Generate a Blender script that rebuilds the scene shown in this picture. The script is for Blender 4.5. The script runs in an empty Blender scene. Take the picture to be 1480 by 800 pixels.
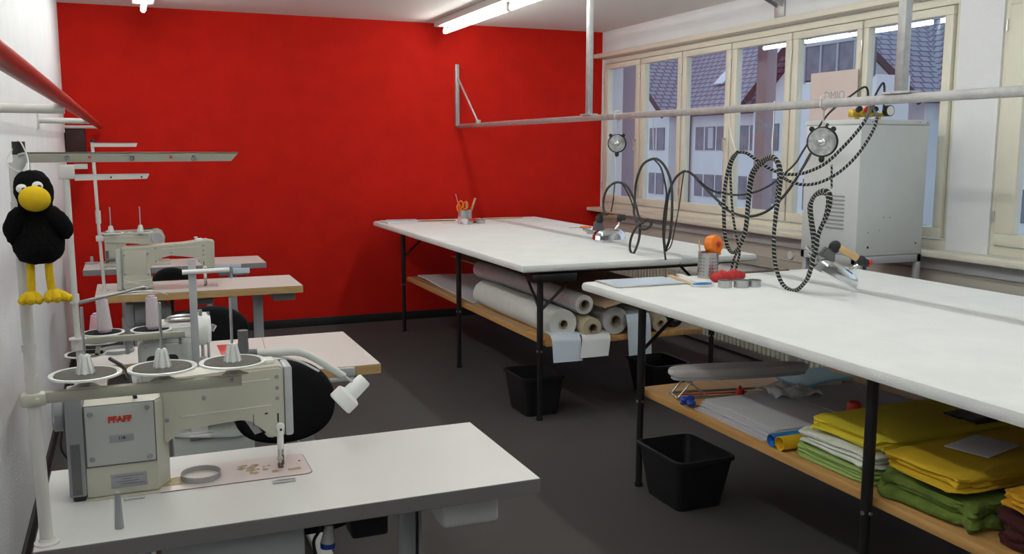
import bpy, bmesh, math, random
from mathutils import Vector, Matrix, noise
random.seed(7)
S = bpy.context.scene
COL = S.collection
PI = math.pi

# ------------------------------------------------------------------ camera
CAMH, FPX = 1.55, 1337.2
PITCH, ROLL, YAW = -.13862, .00201, -.3925
_B = Matrix(((1, 0, 0), (0, 0, -1), (0, 1, 0)))
RC = (Matrix.Rotation(YAW, 3, 'Z') @ Matrix.Rotation(PITCH, 3, 'X') @ _B @ Matrix.Rotation(ROLL, 3, 'Z'))
cd = bpy.data.cameras.new('camera'); cam = bpy.data.objects.new('camera', cd); COL.objects.link(cam)
cam.matrix_world = Matrix.Translation((0, 0, CAMH)) @ RC.to_4x4()
cd.sensor_width = 36; cd.lens = FPX / 1480 * 36; cd.clip_start = .05; cd.clip_end = 300
S.camera = cam

def on(axis, val, px, py):
    """point of the plane (axis = val) that is seen in the direction of a pixel of the photograph"""
    d = RC @ Vector((px - 740, -(py - 400), -FPX))
    o = Vector((0, 0, CAMH)); return o + d * ((val - o[axis]) / d[axis])

# ------------------------------------------------------------------ materials
def mat(name, col, rough=.5, metal=0., noise_amt=0., noise_scale=20., bump=0., bump_scale=200., spec=.5, col2=None, trans=0., emit=None, strength=0., coat=0.):
    m = bpy.data.materials.new(name); m.use_nodes = True
    nt = m.node_tree; b = nt.nodes['Principled BSDF']
    b.inputs['Base Color'].default_value = (*col, 1); b.inputs['Roughness'].default_value = rough
    b.inputs['Metallic'].default_value = metal; b.inputs['Specular IOR Level'].default_value = spec
    if trans: b.inputs['Transmission Weight'].default_value = trans
    if coat: b.inputs['Coat Weight'].default_value = coat
    if emit:
        b.inputs['Emission Color'].default_value = (*emit, 1); b.inputs['Emission Strength'].default_value = strength
    tc = nt.nodes.new('ShaderNodeTexCoord')
    n = nt.nodes.new('ShaderNodeTexNoise'); n.inputs['Scale'].default_value = noise_scale; n.inputs['Detail'].default_value = 4
    nt.links.new(tc.outputs['Object'], n.inputs['Vector'])
    mx = nt.nodes.new('ShaderNodeMix'); mx.data_type = 'RGBA'
    c2 = col2 if col2 else tuple(c * (1 - noise_amt) for c in col)
    mx.inputs['A'].default_value = (*col, 1); mx.inputs['B'].default_value = (*c2, 1)
    rmp = nt.nodes.new('ShaderNodeMapRange'); rmp.inputs['From Min'].default_value = .35; rmp.inputs['From Max'].default_value = .65
    nt.links.new(n.outputs['Fac'], rmp.inputs['Value']); nt.links.new(rmp.outputs['Result'], mx.inputs['Factor'])
    nt.links.new(mx.outputs['Result'], b.inputs['Base Color'])
    if bump:
        n2 = nt.nodes.new('ShaderNodeTexNoise'); n2.inputs['Scale'].default_value = bump_scale; n2.inputs['Detail'].default_value = 3
        nt.links.new(tc.outputs['Object'], n2.inputs['Vector'])
        bp = nt.nodes.new('ShaderNodeBump'); bp.inputs['Strength'].default_value = bump; bp.inputs['Distance'].default_value = .004
        nt.links.new(n2.outputs['Fac'], bp.inputs['Height']); nt.links.new(bp.outputs['Normal'], b.inputs['Normal'])
    return m

def wood(name, a, b_, scale=(1, 8, 8), rough=.5, dist=3.):
    m = mat(name, a, rough); nt = m.node_tree; b = nt.nodes['Principled BSDF']
    tc = nt.nodes.new('ShaderNodeTexCoord'); mp = nt.nodes.new('ShaderNodeMapping'); mp.inputs['Scale'].default_value = scale
    n = nt.nodes.new('ShaderNodeTexNoise'); n.inputs['Scale'].default_value = dist; n.inputs['Detail'].default_value = 6; n.inputs['Distortion'].default_value = .6
    r = nt.nodes.new('ShaderNodeValToRGB'); r.color_ramp.elements[0].position = .35; r.color_ramp.elements[1].position = .65
    r.color_ramp.elements[0].color = (*a, 1); r.color_ramp.elements[1].color = (*b_, 1)
    nt.links.new(tc.outputs['Object'], mp.inputs[0]); nt.links.new(mp.outputs[0], n.inputs['Vector']); nt.links.new(n.outputs['Fac'], r.inputs[0])
    for l in list(b.inputs['Base Color'].links): nt.links.remove(l)
    nt.links.new(r.outputs[0], b.inputs['Base Color']); return m

def stripe_uv(name, c1, c2, n=60., rough=.7, duty=.5, along=1.):
    """woven sleeve: helical two-colour stripes from the tube's own uv"""
    m = mat(name, c1, rough); nt = m.node_tree; b = nt.nodes['Principled BSDF']
    uv = nt.nodes.new('ShaderNodeUVMap'); sp = nt.nodes.new('ShaderNodeSeparateXYZ'); nt.links.new(uv.outputs[0], sp.inputs[0])
    ma = nt.nodes.new('ShaderNodeMath'); ma.operation = 'MULTIPLY_ADD'; ma.inputs[1].default_value = n
    nt.links.new(sp.outputs['Y'], ma.inputs[0]); nt.links.new(sp.outputs['X'], ma.inputs[2])
    fr = nt.nodes.new('ShaderNodeMath'); fr.operation = 'FRACT'; nt.links.new(ma.outputs[0], fr.inputs[0])
    gt = nt.nodes.new('ShaderNodeMath'); gt.operation = 'GREATER_THAN'; gt.inputs[1].default_value = duty; nt.links.new(fr.outputs[0], gt.inputs[0])
    mx = nt.nodes.new('ShaderNodeMix'); mx.data_type = 'RGBA'; mx.inputs['A'].default_value = (*c1, 1); mx.inputs['B'].default_value = (*c2, 1)
    nt.links.new(gt.outputs[0], mx.inputs['Factor'])
    for l in list(b.inputs['Base Color'].links): nt.links.remove(l)
    nt.links.new(mx.outputs['Result'], b.inputs['Base Color']); return m

def glass(name, tint=(1, 1, 1), refl=1.):
    m = bpy.data.materials.new(name); m.use_nodes = True; nt = m.node_tree; nt.nodes.clear()
    o = nt.nodes.new('ShaderNodeOutputMaterial'); t = nt.nodes.new('ShaderNodeBsdfTransparent'); g = nt.nodes.new('ShaderNodeBsdfGlossy')
    t.inputs[0].default_value = (*tint, 1); g.inputs['Roughness'].default_value = .01; g.inputs[0].default_value = (refl, refl, refl, 1)
    f = nt.nodes.new('ShaderNodeFresnel'); mx = nt.nodes.new('ShaderNodeMixShader')
    ge = nt.nodes.new('ShaderNodeNewGeometry'); mr = nt.nodes.new('ShaderNodeMapRange'); mr.inputs['To Min'].default_value = 1.5; mr.inputs['To Max'].default_value = 1/1.5
    nt.links.new(ge.outputs['Backfacing'], mr.inputs['Value']); nt.links.new(mr.outputs[0], f.inputs[0])
    nt.links.new(f.outputs[0], mx.inputs[0]); nt.links.new(t.outputs[0], mx.inputs[1]); nt.links.new(g.outputs[0], mx.inputs[2])
    nt.links.new(mx.outputs[0], o.inputs[0]); return m

M = {}
M['red'] = mat('red_paint', (.60, .012, .005), .85, bump=.35, bump_scale=140, noise_amt=.10, noise_scale=6, spec=.2)
M['white_wall'] = mat('white_plaster', (.80, .80, .82), .9, bump=.5, bump_scale=120, noise_amt=.04, noise_scale=5, spec=.2)
M['ceiling'] = mat('ceiling_paint', (.80, .78, .75), .9, bump=.1, spec=.2)
M['carpet'] = mat('grey_carpet', (.112, .101, .101), .95, noise_amt=.45, noise_scale=420, bump=.6, bump_scale=600, spec=.1)
M['baseboard'] = mat('black_baseboard', (.012, .011, .012), .6)
M['cream'] = mat('cream_window_paint', (.74, .70, .59), .45, noise_amt=.05, noise_scale=8)
M['glass'] = glass('window_glass', (.97, .98, 1.0))
M['sheet'] = mat('white_molton_fabric', (.80, .80, .79), .95, noise_amt=.05, noise_scale=6, bump=.35, bump_scale=160, spec=.15)
M['black_metal'] = mat('black_lacquered_steel', (.012, .011, .012), .38)
M['steel'] = mat('brushed_steel', (.55, .55, .55), .32, .9, noise_amt=.1, noise_scale=40)
M['chrome'] = mat('polished_chrome', (.82, .84, .86), .12, 1.)
M['galv'] = mat('galvanised_steel', (.50, .50, .50), .45, .6, noise_amt=.15, noise_scale=30)
M['pine'] = wood('pine_board', (.62, .36, .13), (.50, .26, .08), (14, .8, 14), .45)
M['lightwood'] = wood('light_beech', (.62, .42, .22), (.54, .35, .17), (2, 12, 12), .5)
M['edgewood'] = wood('beech_edge', (.56, .37, .17), (.47, .30, .12), (2, 14, 14), .5)
M['laminate'] = mat('white_laminate', (.63, .62, .61), .38, noise_amt=.03, noise_scale=4)
M['laminate_rose'] = mat('pale_grey_laminate', (.64, .60, .58), .4, noise_amt=.03, noise_scale=4)
M['grey_edge'] = mat('dark_grey_edging', (.16, .15, .15), .5)
M['mach'] = mat('cream_grey_machine_enamel', (.52, .51, .43), .34, noise_amt=.04, noise_scale=6)
M['mach_light'] = mat('pale_grey_machine_enamel', (.55, .58, .55), .34, noise_amt=.03, noise_scale=6)
M['mach_panel'] = mat('grey_machine_panel', (.48, .49, .47), .4)
M['mach_white'] = mat('white_machine_enamel', (.80, .80, .78), .3)
M['dgrey'] = mat('dark_grey_plastic', (.11, .11, .115), .45)
M['mgrey'] = mat('mid_grey_metal', (.27, .27, .29), .45)
M['lgrey'] = mat('light_grey_metal', (.44, .45, .47), .42)
M['black'] = mat('black_plastic', (.010, .010, .011), .45)
M['black_fabric'] = mat('black_upholstery', (.008, .008, .009), .85, bump=.3, bump_scale=500, spec=.2)
M['whiteplastic'] = mat('white_plastic', (.74, .74, .73), .4)
M['cushion_grey'] = mat('grey_foam_pad', (.115, .105, .095), .9, noise_amt=.2, noise_scale=60)
M['thread'] = mat('lilac_white_thread', (.66, .58, .60), .85, bump=.5, bump_scale=900)
M['lilac'] = mat('lilac_cone_plastic', (.52, .38, .56), .5)
M['pinkthread'] = mat('pink_thread', (.72, .42, .46), .85)
M['plush_black'] = mat('black_plush', (.006, .006, .006), 1., bump=1., bump_scale=420, noise_amt=.5, noise_scale=200, spec=.15)
M['plush_yellow'] = mat('yellow_plush', (.72, .47, .015), .9, bump=.5, bump_scale=300, spec=.2)
M['eye_white'] = mat('eye_white', (.8, .8, .8), .3)
M['tube'] = mat('lit_fluorescent_tube', (1, 1, 1), .5, emit=(.95, 1.0, .95), strength=1.0)
M['lampwhite'] = mat('white_lamp_housing', (.62, .60, .57), .5)
M['orange'] = mat('orange_plastic', (.85, .20, .01), .25)
M['redp'] = mat('red_plastic', (.60, .03, .02), .4)
M['redfabric'] = mat('red_felt', (.50, .03, .03), .85)
M['greypaper'] = mat('grey_pattern_paper', (.50, .49, .52), .8)
M['greypaper2'] = mat('darker_grey_pattern_paper', (.36, .35, .38), .8)
M['paper'] = mat('white_paper', (.74, .74, .76), .7)
M['bluepaper'] = mat('pale_blue_paper', (.62, .70, .80), .3)
M['plywhite'] = mat('white_fleece_roll', (.72, .71, .68), .85, noise_amt=.06, noise_scale=12)
M['plastic_film'] = mat('milky_plastic_film', (.66, .66, .66), .22, noise_amt=.1, noise_scale=25, bump=.6, bump_scale=30)
M['beige'] = mat('beige_interlining', (.56, .47, .33), .85)
M['brownpaper'] = mat('brown_wrapping_paper', (.50, .34, .21), .7, noise_amt=.15, noise_scale=5)
M['core'] = mat('cardboard_core', (.34, .27, .19), .85)
M['darkhole'] = mat('dark_core_inside', (.03, .027, .024), .9)
M['yellowfab'] = mat('lemon_yellow_cloth', (.72, .58, .03), .85, bump=.3, bump_scale=60)
M['amberfab'] = mat('golden_yellow_cloth', (.66, .42, .015), .85, bump=.3, bump_scale=60)
M['orangefab'] = mat('orange_yellow_cloth', (.62, .30, .01), .85, bump=.3, bump_scale=60)
M['greenfab'] = mat('moss_green_velour', (.15, .22, .03), .9, noise_amt=.35, noise_scale=25, bump=.8, bump_scale=40)
M['stripefab'] = mat('light_green_cloth', (.30, .42, .12), .9)
M['whitefab'] = mat('white_patterned_cloth', (.76, .76, .74), .85, col2=(.62, .66, .50), noise_scale=30)
M['winefab'] = mat('dark_wine_cloth', (.05, .004, .006), .9)
M['darkblue'] = mat('dark_navy_cloth', (.015, .013, .03), .9)
M['padgrey'] = mat('grey_pressing_pad', (.58, .56, .55), .85, bump=.2, bump_scale=300)
M['blue'] = mat('blue_plastic', (.02, .07, .42), .4)
M['bluefoil'] = mat('blue_paper_roll', (.03, .22, .62), .4)
M['yellowfoil'] = mat('yellow_paper_roll', (.80, .48, .02), .45)
M['folder'] = mat('light_blue_folder', (.18, .55, .76), .35)
M['clear'] = mat('crumpled_clear_film', (.72, .74, .78), .12, noise_amt=.2, noise_scale=30, bump=1., bump_scale=45, spec=.8)
M['hose'] = stripe_uv('black_and_white_braided_sleeve', (.010, .010, .010), (.42, .42, .38), 55, .75, .74)
M['hose_thin'] = stripe_uv('black_flecked_cable_sleeve', (.010, .010, .010), (.30, .30, .28), 90, .75, .86)
M['brownwood'] = mat('brown_wood_handle', (.20, .11, .06), .4, noise_amt=.3, noise_scale=60)
M['brass'] = mat('yellow_brass', (.62, .44, .06), .35, .6)
M['cabinet'] = mat('light_grey_cabinet_enamel', (.58, .60, .60), .42, noise_amt=.02)
M['radiator'] = mat('cream_radiator_enamel', (.66, .62, .53), .5)
M['duct'] = mat('beige_cable_duct', (.52, .48, .42), .55)
M['facade'] = mat('white_facade_render', (.80, .80, .80), .9, noise_amt=.05, noise_scale=1)
M['facade_grey'] = mat('mauve_grey_facade', (.34, .32, .35), .9, noise_amt=.06, noise_scale=3)
M['dark_timber'] = mat('dark_timber', (.06, .055, .06), .8)
M['far_glass'] = mat('dark_far_window', (.20, .22, .26), .2, noise_amt=.3, noise_scale=1.5)
M['curtain'] = mat('white_net_curtain', (.55, .58, .62), .8)
M['green'] = mat('green_leaves', (.05, .14, .05), .8, noise_amt=.5, noise_scale=4)
M['poster'] = mat('pale_pink_poster', (.62, .44, .40), .7)
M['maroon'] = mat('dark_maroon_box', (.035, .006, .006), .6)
M['rail_red'] = mat('red_lacquered_rail', (.36, .018, .012), .35)
M['bedplate'] = mat('rosy_steel_bedplate', (.64, .56, .55), .28, .0, noise_amt=.06, noise_scale=20)
M['rust'] = mat('rust_spots', (.46, .32, .17), .5, noise_amt=.5, noise_scale=120)
M['tape'] = mat('yellowed_tape', (.62, .50, .25), .5, noise_amt=.4, noise_scale=90)
M['bracket_grey'] = mat('olive_grey_bracket', (.36, .35, .29), .4)
M['label'] = mat('grey_type_plate', (.33, .33, .36), .4)
M['ink'] = mat('black_ink', (.03, .03, .06), .6)
M['redink'] = mat('red_lettering', (.60, .03, .015), .5)
M['string'] = mat('white_string', (.7, .68, .64), .7)
M['dial'] = mat('scuffed_grey_dial', (.50, .50, .50), .5, noise_amt=.45, noise_scale=45)
M['skylight'] = mat('roof_light_glass', (.75, .80, .85), .1)

def tiles():
    m = mat('roof_tiles', (.14, .12, .18), .8); nt = m.node_tree; b = nt.nodes['Principled BSDF']
    tc = nt.nodes.new('ShaderNodeTexCoord'); mp = nt.nodes.new('ShaderNodeMapping')
    br = nt.nodes.new('ShaderNodeTexBrick'); br.inputs['Color1'].default_value = (.30, .31, .38, 1); br.inputs['Color2'].default_value = (.34, .35, .42, 1)
    br.inputs['Mortar'].default_value = (.12, .12, .17, 1); br.inputs['Scale'].default_value = 1.; br.inputs['Mortar Size'].default_value = .045
    br.inputs['Brick Width'].default_value = .5; br.inputs['Row Height'].default_value = .36
    uv = nt.nodes.new('ShaderNodeUVMap'); nt.links.new(uv.outputs[0], br.inputs['Vector'])
    for l in list(b.inputs['Base Color'].links): nt.links.remove(l)
    nt.links.new(br.outputs['Color'], b.inputs['Base Color']); return m
M['tiles'] = tiles()

# ------------------------------------------------------------------ geometry helper
def basis(d):
    d = Vector(d).normalized(); up = Vector((0, 0, 1)) if abs(d.z) < .95 else Vector((1, 0, 0))
    x = up.cross(d).normalized(); y = d.cross(x); return x, y, d

class G:
    def __init__(s): s.bm = bmesh.new(); s.uv = None
    def box(s, x0, x1, y0, y1, z0, z1, bev=0., seg=2, T=None):
        v = [s.bm.verts.new((x, y, z)) for z in (z0, z1) for y in (y0, y1) for x in (x0, x1)]
        F = [s.bm.faces.new([v[i] for i in q]) for q in ((0, 2, 3, 1), (4, 5, 7, 6), (0, 1, 5, 4), (2, 6, 7, 3), (0, 4, 6, 2), (1, 3, 7, 5))]
        vs = v
        if bev:
            e = list({e for f in F for e in f.edges})
            r = bmesh.ops.bevel(s.bm, geom=e, offset=bev, segments=seg, affect='EDGES', profile=.5)
            vs = list({w for f in r['faces'] for w in f.verts} | {w for w in v if w.is_valid})
        if T is not None:
            for w in vs: w.co = T @ w.co
        return s
    def cyl(s, p0, p1, r0, r1=None, n=20, cap=True):
        r1 = r0 if r1 is None else r1; p0, p1 = Vector(p0), Vector(p1); x, y, d = basis(p1 - p0)
        a = [s.bm.verts.new(p0 + (x * math.cos(2*PI*i/n) + y * math.sin(2*PI*i/n)) * r0) for i in range(n)]
        b = [s.bm.verts.new(p1 + (x * math.cos(2*PI*i/n) + y * math.sin(2*PI*i/n)) * r1) for i in range(n)]
        for i in range(n): s.bm.faces.new((a[i], a[(i+1) % n], b[(i+1) % n], b[i]))
        if cap: s.bm.faces.new(a[::-1]); s.bm.faces.new(b)
        return s
    def lathe(s, prof, c=(0, 0, 0), d=(0, 0, 1), n=28, closed=False):
        """prof = [(radius, height)...] turned about the axis d through c"""
        c = Vector(c); x, y, d = basis(d); rings = []
        for r, h in prof:
            if r < 1e-6: rings.append([s.bm.verts.new(c + d*h)])
            else: rings.append([s.bm.verts.new(c + d*h + (x*math.cos(2*PI*i/n) + y*math.sin(2*PI*i/n))*r) for i in range(n)])
        if closed: rings.append(rings[0])
        for A, B in zip(rings, rings[1:]):
            for i in range(n):
                q = [A[i % len(A)], A[(i+1) % len(A)], B[(i+1) % len(B)], B[i % len(B)]]
                u = []
                for w in q:
                    if w not in u: u.append(w)
                if len(u) > 2:
                    try: s.bm.faces.new(u)
                    except ValueError: pass
        return s
    def ball(s, c, r, n=20, m=12, T=None):
        r = (r, r, r) if not hasattr(r, '__len__') else r; c = Vector(c); rings = []
        for j in range(m+1):
            t = PI*j/m
            if j in (0, m): rings.append([s.bm.verts.new(Vector((0, 0, math.cos(t)*r[2])))])
            else: rings.append([s.bm.verts.new(Vector((math.sin(t)*math.cos(2*PI*i/n)*r[0], math.sin(t)*math.sin(2*PI*i/n)*r[1], math.cos(t)*r[2]))) for i in range(n)])
        for A, B in zip(rings, rings[1:]):
            for i in range(n):
                u = []
                for w in (A[i % len(A)], B[i % len(B)], B[(i+1) % len(B)], A[(i+1) % len(A)]):
                    if w not in u: u.append(w)
                s.bm.faces.new(u)
        for R_ in rings:
            for w in R_: w.co = (T @ w.co if T is not None else w.co) + c
        return s
    def tube(s, pts, r, n=8, smooth=6, cap=True):
        P = [Vector(p) for p in pts]
        if smooth and len(P) > 2:
            Q = []
            E_ = [P[0]*2 - P[1]] + P + [P[-1]*2 - P[-2]]
            for i in range(1, len(E_)-2):
                p0, p1, p2, p3 = E_[i-1:i+3]
                for k in range(smooth):
                    t = k/smooth
                    Q.append(.5*((2*p1) + (p2-p0)*t + (2*p0-5*p1+4*p2-p3)*t*t + (3*p1-p0-3*p2+p3)*t**3))
            Q.append(P[-1]); P = Q
        if s.uv is None: s.uv = s.bm.loops.layers.uv.new('UVMap')
        rings = []; L = 0; ls = []; x = None
        for i, p in enumerate(P):
            d = (P[min(i+1, len(P)-1)] - P[max(i-1, 0)])
            if d.length < 1e-9: d = Vector((0, 0, 1))
            d.normalize()
            if x is None: x = basis(d)[0]
            x = (x - d * x.dot(d)); x.normalize(); y = d.cross(x)
            rr = r(i/(len(P)-1)) if callable(r) else r
            rings.append([s.bm.verts.new(p + (x*math.cos(2*PI*k/n) + y*math.sin(2*PI*k/n))*rr) for k in range(n)])
            if i: L += (p - P[i-1]).length
            ls.append(L)
        for i in range(len(P)-1):
            for k in range(n):
                f = s.bm.faces.new((rings[i][k], rings[i][(k+1) % n], rings[i+1][(k+1) % n], rings[i+1][k]))
                for lp, uvv in zip(f.loops, ((k/n, ls[i]), ((k+1)/n, ls[i]), ((k+1)/n, ls[i+1]), (k/n, ls[i+1]))): lp[s.uv].uv = uvv
        if cap: s.bm.faces.new(rings[0][::-1]); s.bm.faces.new(rings[-1])
        return s
    def prism(s, poly, a, b, axis='Y', bev=0., T=None):
        """poly of 2D points swept along an axis from a to b. axis Y: (x,z); X: (y,z); Z: (x,y)"""
        mk = {'Y': lambda p, t: (p[0], t, p[1]), 'X': lambda p, t: (t, p[0], p[1]), 'Z': lambda p, t: (p[0], p[1], t)}[axis]
        A = [s.bm.verts.new(mk(p, a)) for p in poly]; B = [s.bm.verts.new(mk(p, b)) for p in poly]
        n = len(poly); F = [s.bm.faces.new(A), s.bm.faces.new(B[::-1])]
        for i in range(n): F.append(s.bm.faces.new((A[i], B[i], B[(i+1) % n], A[(i+1) % n])))
        vs = A + B
        if bev:
            e = list(F[0].edges) + list(F[1].edges)
            r = bmesh.ops.bevel(s.bm, geom=e, offset=bev, segments=2, affect='EDGES')
            vs = list({w for f in r['faces'] for w in f.verts} | {w for w in vs if w.is_valid})
        if T is not None:
            for w in vs: w.co = T @ w.co
        return s
    def quad(s, *p):
        s.bm.faces.new([s.bm.verts.new(q) for q in p]); return s
    def grid(s, fn, nu, nv, thick=0.):
        V = [[s.bm.verts.new(fn(i/nu, j/nv)) for j in range(nv+1)] for i in range(nu+1)]
        for i in range(nu):
            for j in range(nv): s.bm.faces.new((V[i][j], V[i+1][j], V[i+1][j+1], V[i][j+1]))
        if thick:
            W = [[s.bm.verts.new(Vector(fn(i/nu, j/nv)) - Vector((0, 0, thick))) for j in range(nv+1)] for i in range(nu+1)]
            for i in range(nu):
                for j in range(nv): s.bm.faces.new((W[i][j], W[i][j+1], W[i+1][j+1], W[i+1][j]))
            for i in range(nu):
                s.bm.faces.new((V[i][0], W[i][0], W[i+1][0], V[i+1][0])); s.bm.faces.new((V[i+1][nv], W[i+1][nv], W[i][nv], V[i][nv]))
            for j in range(nv):
                s.bm.faces.new((V[0][j+1], W[0][j+1], W[0][j], V[0][j])); s.bm.faces.new((V[nu][j], W[nu][j], W[nu][j+1], V[nu][j+1]))
        return s

def root_loc(p):
    while p is not None and p.parent: p = p.parent
    return p.location.copy() if p else Vector()

def put(name, g, m, parent=None, ang=35, flat=False):
    bm = g.bm; bmesh.ops.recalc_face_normals(bm, faces=bm.faces)
    me = bpy.data.meshes.new(name); bm.to_mesh(me); bm.free()
    me.materials.append(M[m] if isinstance(m, str) else m)
    if not flat:
        me.polygons.foreach_set('use_smooth', [True]*len(me.polygons)); me.set_sharp_from_angle(angle=math.radians(ang))
    o = bpy.data.objects.new(name, me); COL.objects.link(o)
    if parent is not None:
        L = root_loc(parent)
        if L.length: me.transform(Matrix.Translation(-L))
        o.parent = parent
    else:
        vs = [v.co for v in me.vertices]
        lo = [min(v[i] for v in vs) for i in range(3)]; hi = [max(v[i] for v in vs) for i in range(3)]
        L = Vector(((lo[0]+hi[0])/2, (lo[1]+hi[1])/2, lo[2]))
        me.transform(Matrix.Translation(-L)); o.location = L
    return o

def tag(o, label, cat, group=None):
    o['label'] = label; o['category'] = cat
    if group: o['group'] = group
    return o
def thing(name, label, cat, loc=(0, 0, 0), group=None):
    o = bpy.data.objects.new(name, None); COL.objects.link(o); o.location = loc; o.empty_display_size = .05
    return tag(o, label, cat, group)
def struct(name, g, m, parent=None):
    o = put(name, g, m, parent); o['kind'] = 'structure'; return o
def children(o): return [c for c in bpy.data.objects if c.parent == o]
def dup(o, loc=None, label=None, rotz=None, parent=None):
    c = o.copy(); COL.objects.link(c); c.parent = parent
    if parent is None and loc is not None: c.location = loc
    if rotz is not None: c.rotation_euler.z = rotz
    if label: c['label'] = label
    for ch in children(o): dup(ch, parent=c)
    return c
def text(body, size, M4, mat_, parent, name='lettering', ext=.0004, bold=0.):
    cu = bpy.data.curves.new('lettering_curve', 'FONT'); cu.body = body; cu.size = size; cu.extrude = ext; cu.offset = bold; cu.align_x = 'CENTER'; cu.align_y = 'CENTER'
    t = bpy.data.objects.new('lettering_curve', cu); COL.objects.link(t)
    bpy.context.view_layer.update()
    me = bpy.data.meshes.new_from_object(t.evaluated_get(bpy.context.evaluated_depsgraph_get()))
    bpy.data.objects.remove(t); bpy.data.curves.remove(cu)
    me.transform(Matrix.Translation(-root_loc(parent)) @ M4); me.materials.clear(); me.materials.append(M[mat_])
    o = bpy.data.objects.new(name, me); COL.objects.link(o); o.parent = parent; return o
def text_front(x, y, z): return Matrix.Translation((x, y, z)) @ Matrix.Rotation(PI/2, 4, 'X')

# ================================================================== SETTING
XL, XR, YB, YF, ZC = -.43, 4.26, 8.04, -4.6, 2.64
struct('floor', G().box(XL-.1, XR+.2, YF-.1, YB+.1, -.1, 0), 'carpet')
struct('ceiling', G().box(XL-.1, XR+.3, YF-.1, YB+.1, ZC, ZC+.1), 'ceiling')
struct('wall_back', G().box(XL-.1, XR, YB, YB+.12, 0, ZC), 'red')
struct('wall_left', G().box(XL-.12, XL, YF, YB, 0, ZC), 'white_wall')
struct('wall_front', G().box(XL-.1, XR+.3, YF-.12, YF, 0, ZC), 'white_wall')
struct('baseboard_back', G().box(XL, XR, YB-.014, YB, 0, .075, .003), 'baseboard')
struct('baseboard_left', G().box(XL, XL+.014, YF, YB-.014, 0, .075, .003), 'baseboard')
# window wall: parapet, lintel, the pier between the windows and the rest
W1a, W1b, W2a, W2b, ZS, ZT = 3.88, 8.02, .35, 3.60, .985, 2.385
g = G().box(XR, XR+.22, YF, YB, 0, ZS).box(XR, XR+.22, YF, YB, ZT, ZC)
g.box(XR, XR+.22, W1b, YB, ZS, ZT).box(XR, XR+.22, W2b, W1a, ZS, ZT).box(XR, XR+.22, YF, W2a, ZS, ZT)
struct('wall_right', g, 'white_wall')

def window(name, ya, yb, panes, handles):
    root = bpy.data.objects.new(name, None); COL.objects.link(root); root.location = (XR, (ya+yb)/2, ZS); root['kind'] = 'structure'
    f = G(); x0, x1 = XR+.012, XR+.075
    f.box(x0, x1, ya, yb, ZT-.045, ZT, .004).box(x0, x1, ya, yb, ZS, ZS+.05, .004)
    f.box(x0, x1, ya, ya+.03, ZS+.05, ZT-.045, .004).box(x0, x1, yb-.03, yb, ZS+.05, ZT-.045, .004)
    cuts = [(panes[i][0]+panes[i+1][1])/2 for i in range(len(panes)-1)]
    for c in cuts: f.box(x0+.012, x1, c-.012, c+.012, ZS+.05, ZT-.045, .003)
    put('window_frame', f, 'cream', root)
    edges = [yb-.03] + cuts + [ya+.03]
    for i, (lo, hi) in enumerate(panes):
        a, b = edges[i+1]+.007, edges[i]-.007
        s = G(); xs0, xs1, zb, zt = XR-.008, XR+.045, ZS+.058, ZT-.052
        for q in ((a, b, zt-.048, zt), (a, b, zb, zb+.062), (a, lo, zb+.062, zt-.048), (hi, b, zb+.062, zt-.048)):
            s.box(xs0, xs1, *q, .005)
        so = put('window_sash', s, 'cream', root)
        gl = put('glass_pane', G().box(XR+.018, XR+.022, lo-.002, hi+.002, zb+.06, zt-.046), 'glass', so)
        if i in handles:
            hy = lo-.03
            put('window_handle', G().cyl((xs0-.001, hy, 1.62), (xs0-.03, hy, 1.62), .008).cyl((xs0-.026, hy, 1.62), (xs0-.026, hy+.001, 1.53), .006), 'steel', so)
        for zz in (zb+.15, zt-.15):
            put('hinge', G().cyl((xs0-.006, b+.003, zz-.03), (xs0-.006, b+.003, zz+.03), .006), 'steel', so)
    return root
P1 = [(7.39, 7.90), (6.70, 7.23), (6.03, 6.57), (5.335, 5.89), (4.656, 5.20), (3.976, 4.551)]
window('window_1', W1a, W1b, P1, (0, 2, 4))
window('window_2', W2a, W2b, [(2.88, 3.45), (2.20, 2.75), (1.50, 2.07), (.80, 1.37)], (1,))
struct('trim_1', G().box(XR-.095, XR, YF, YB, ZT+.005, ZT+.045, .004), 'cream')       # curtain board over the windows
struct('trim_2', G().box(XR-.15, XR, YF, YB, ZS-.035, ZS-.002, .006), 'cream')          # window sill
struct('trim_3', G().box(XR-.05, XR, YF, YB, .70, .865, .006).box(XR-.056, XR, YF, YB, .778, .785), 'duct')   # cable duct
so = G()
for y in (5.13, 3.2): so.cyl((XR-.062, y, .82), (XR-.05, y, .82), .028)
struct('trim_4', so, 'whiteplastic')

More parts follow.
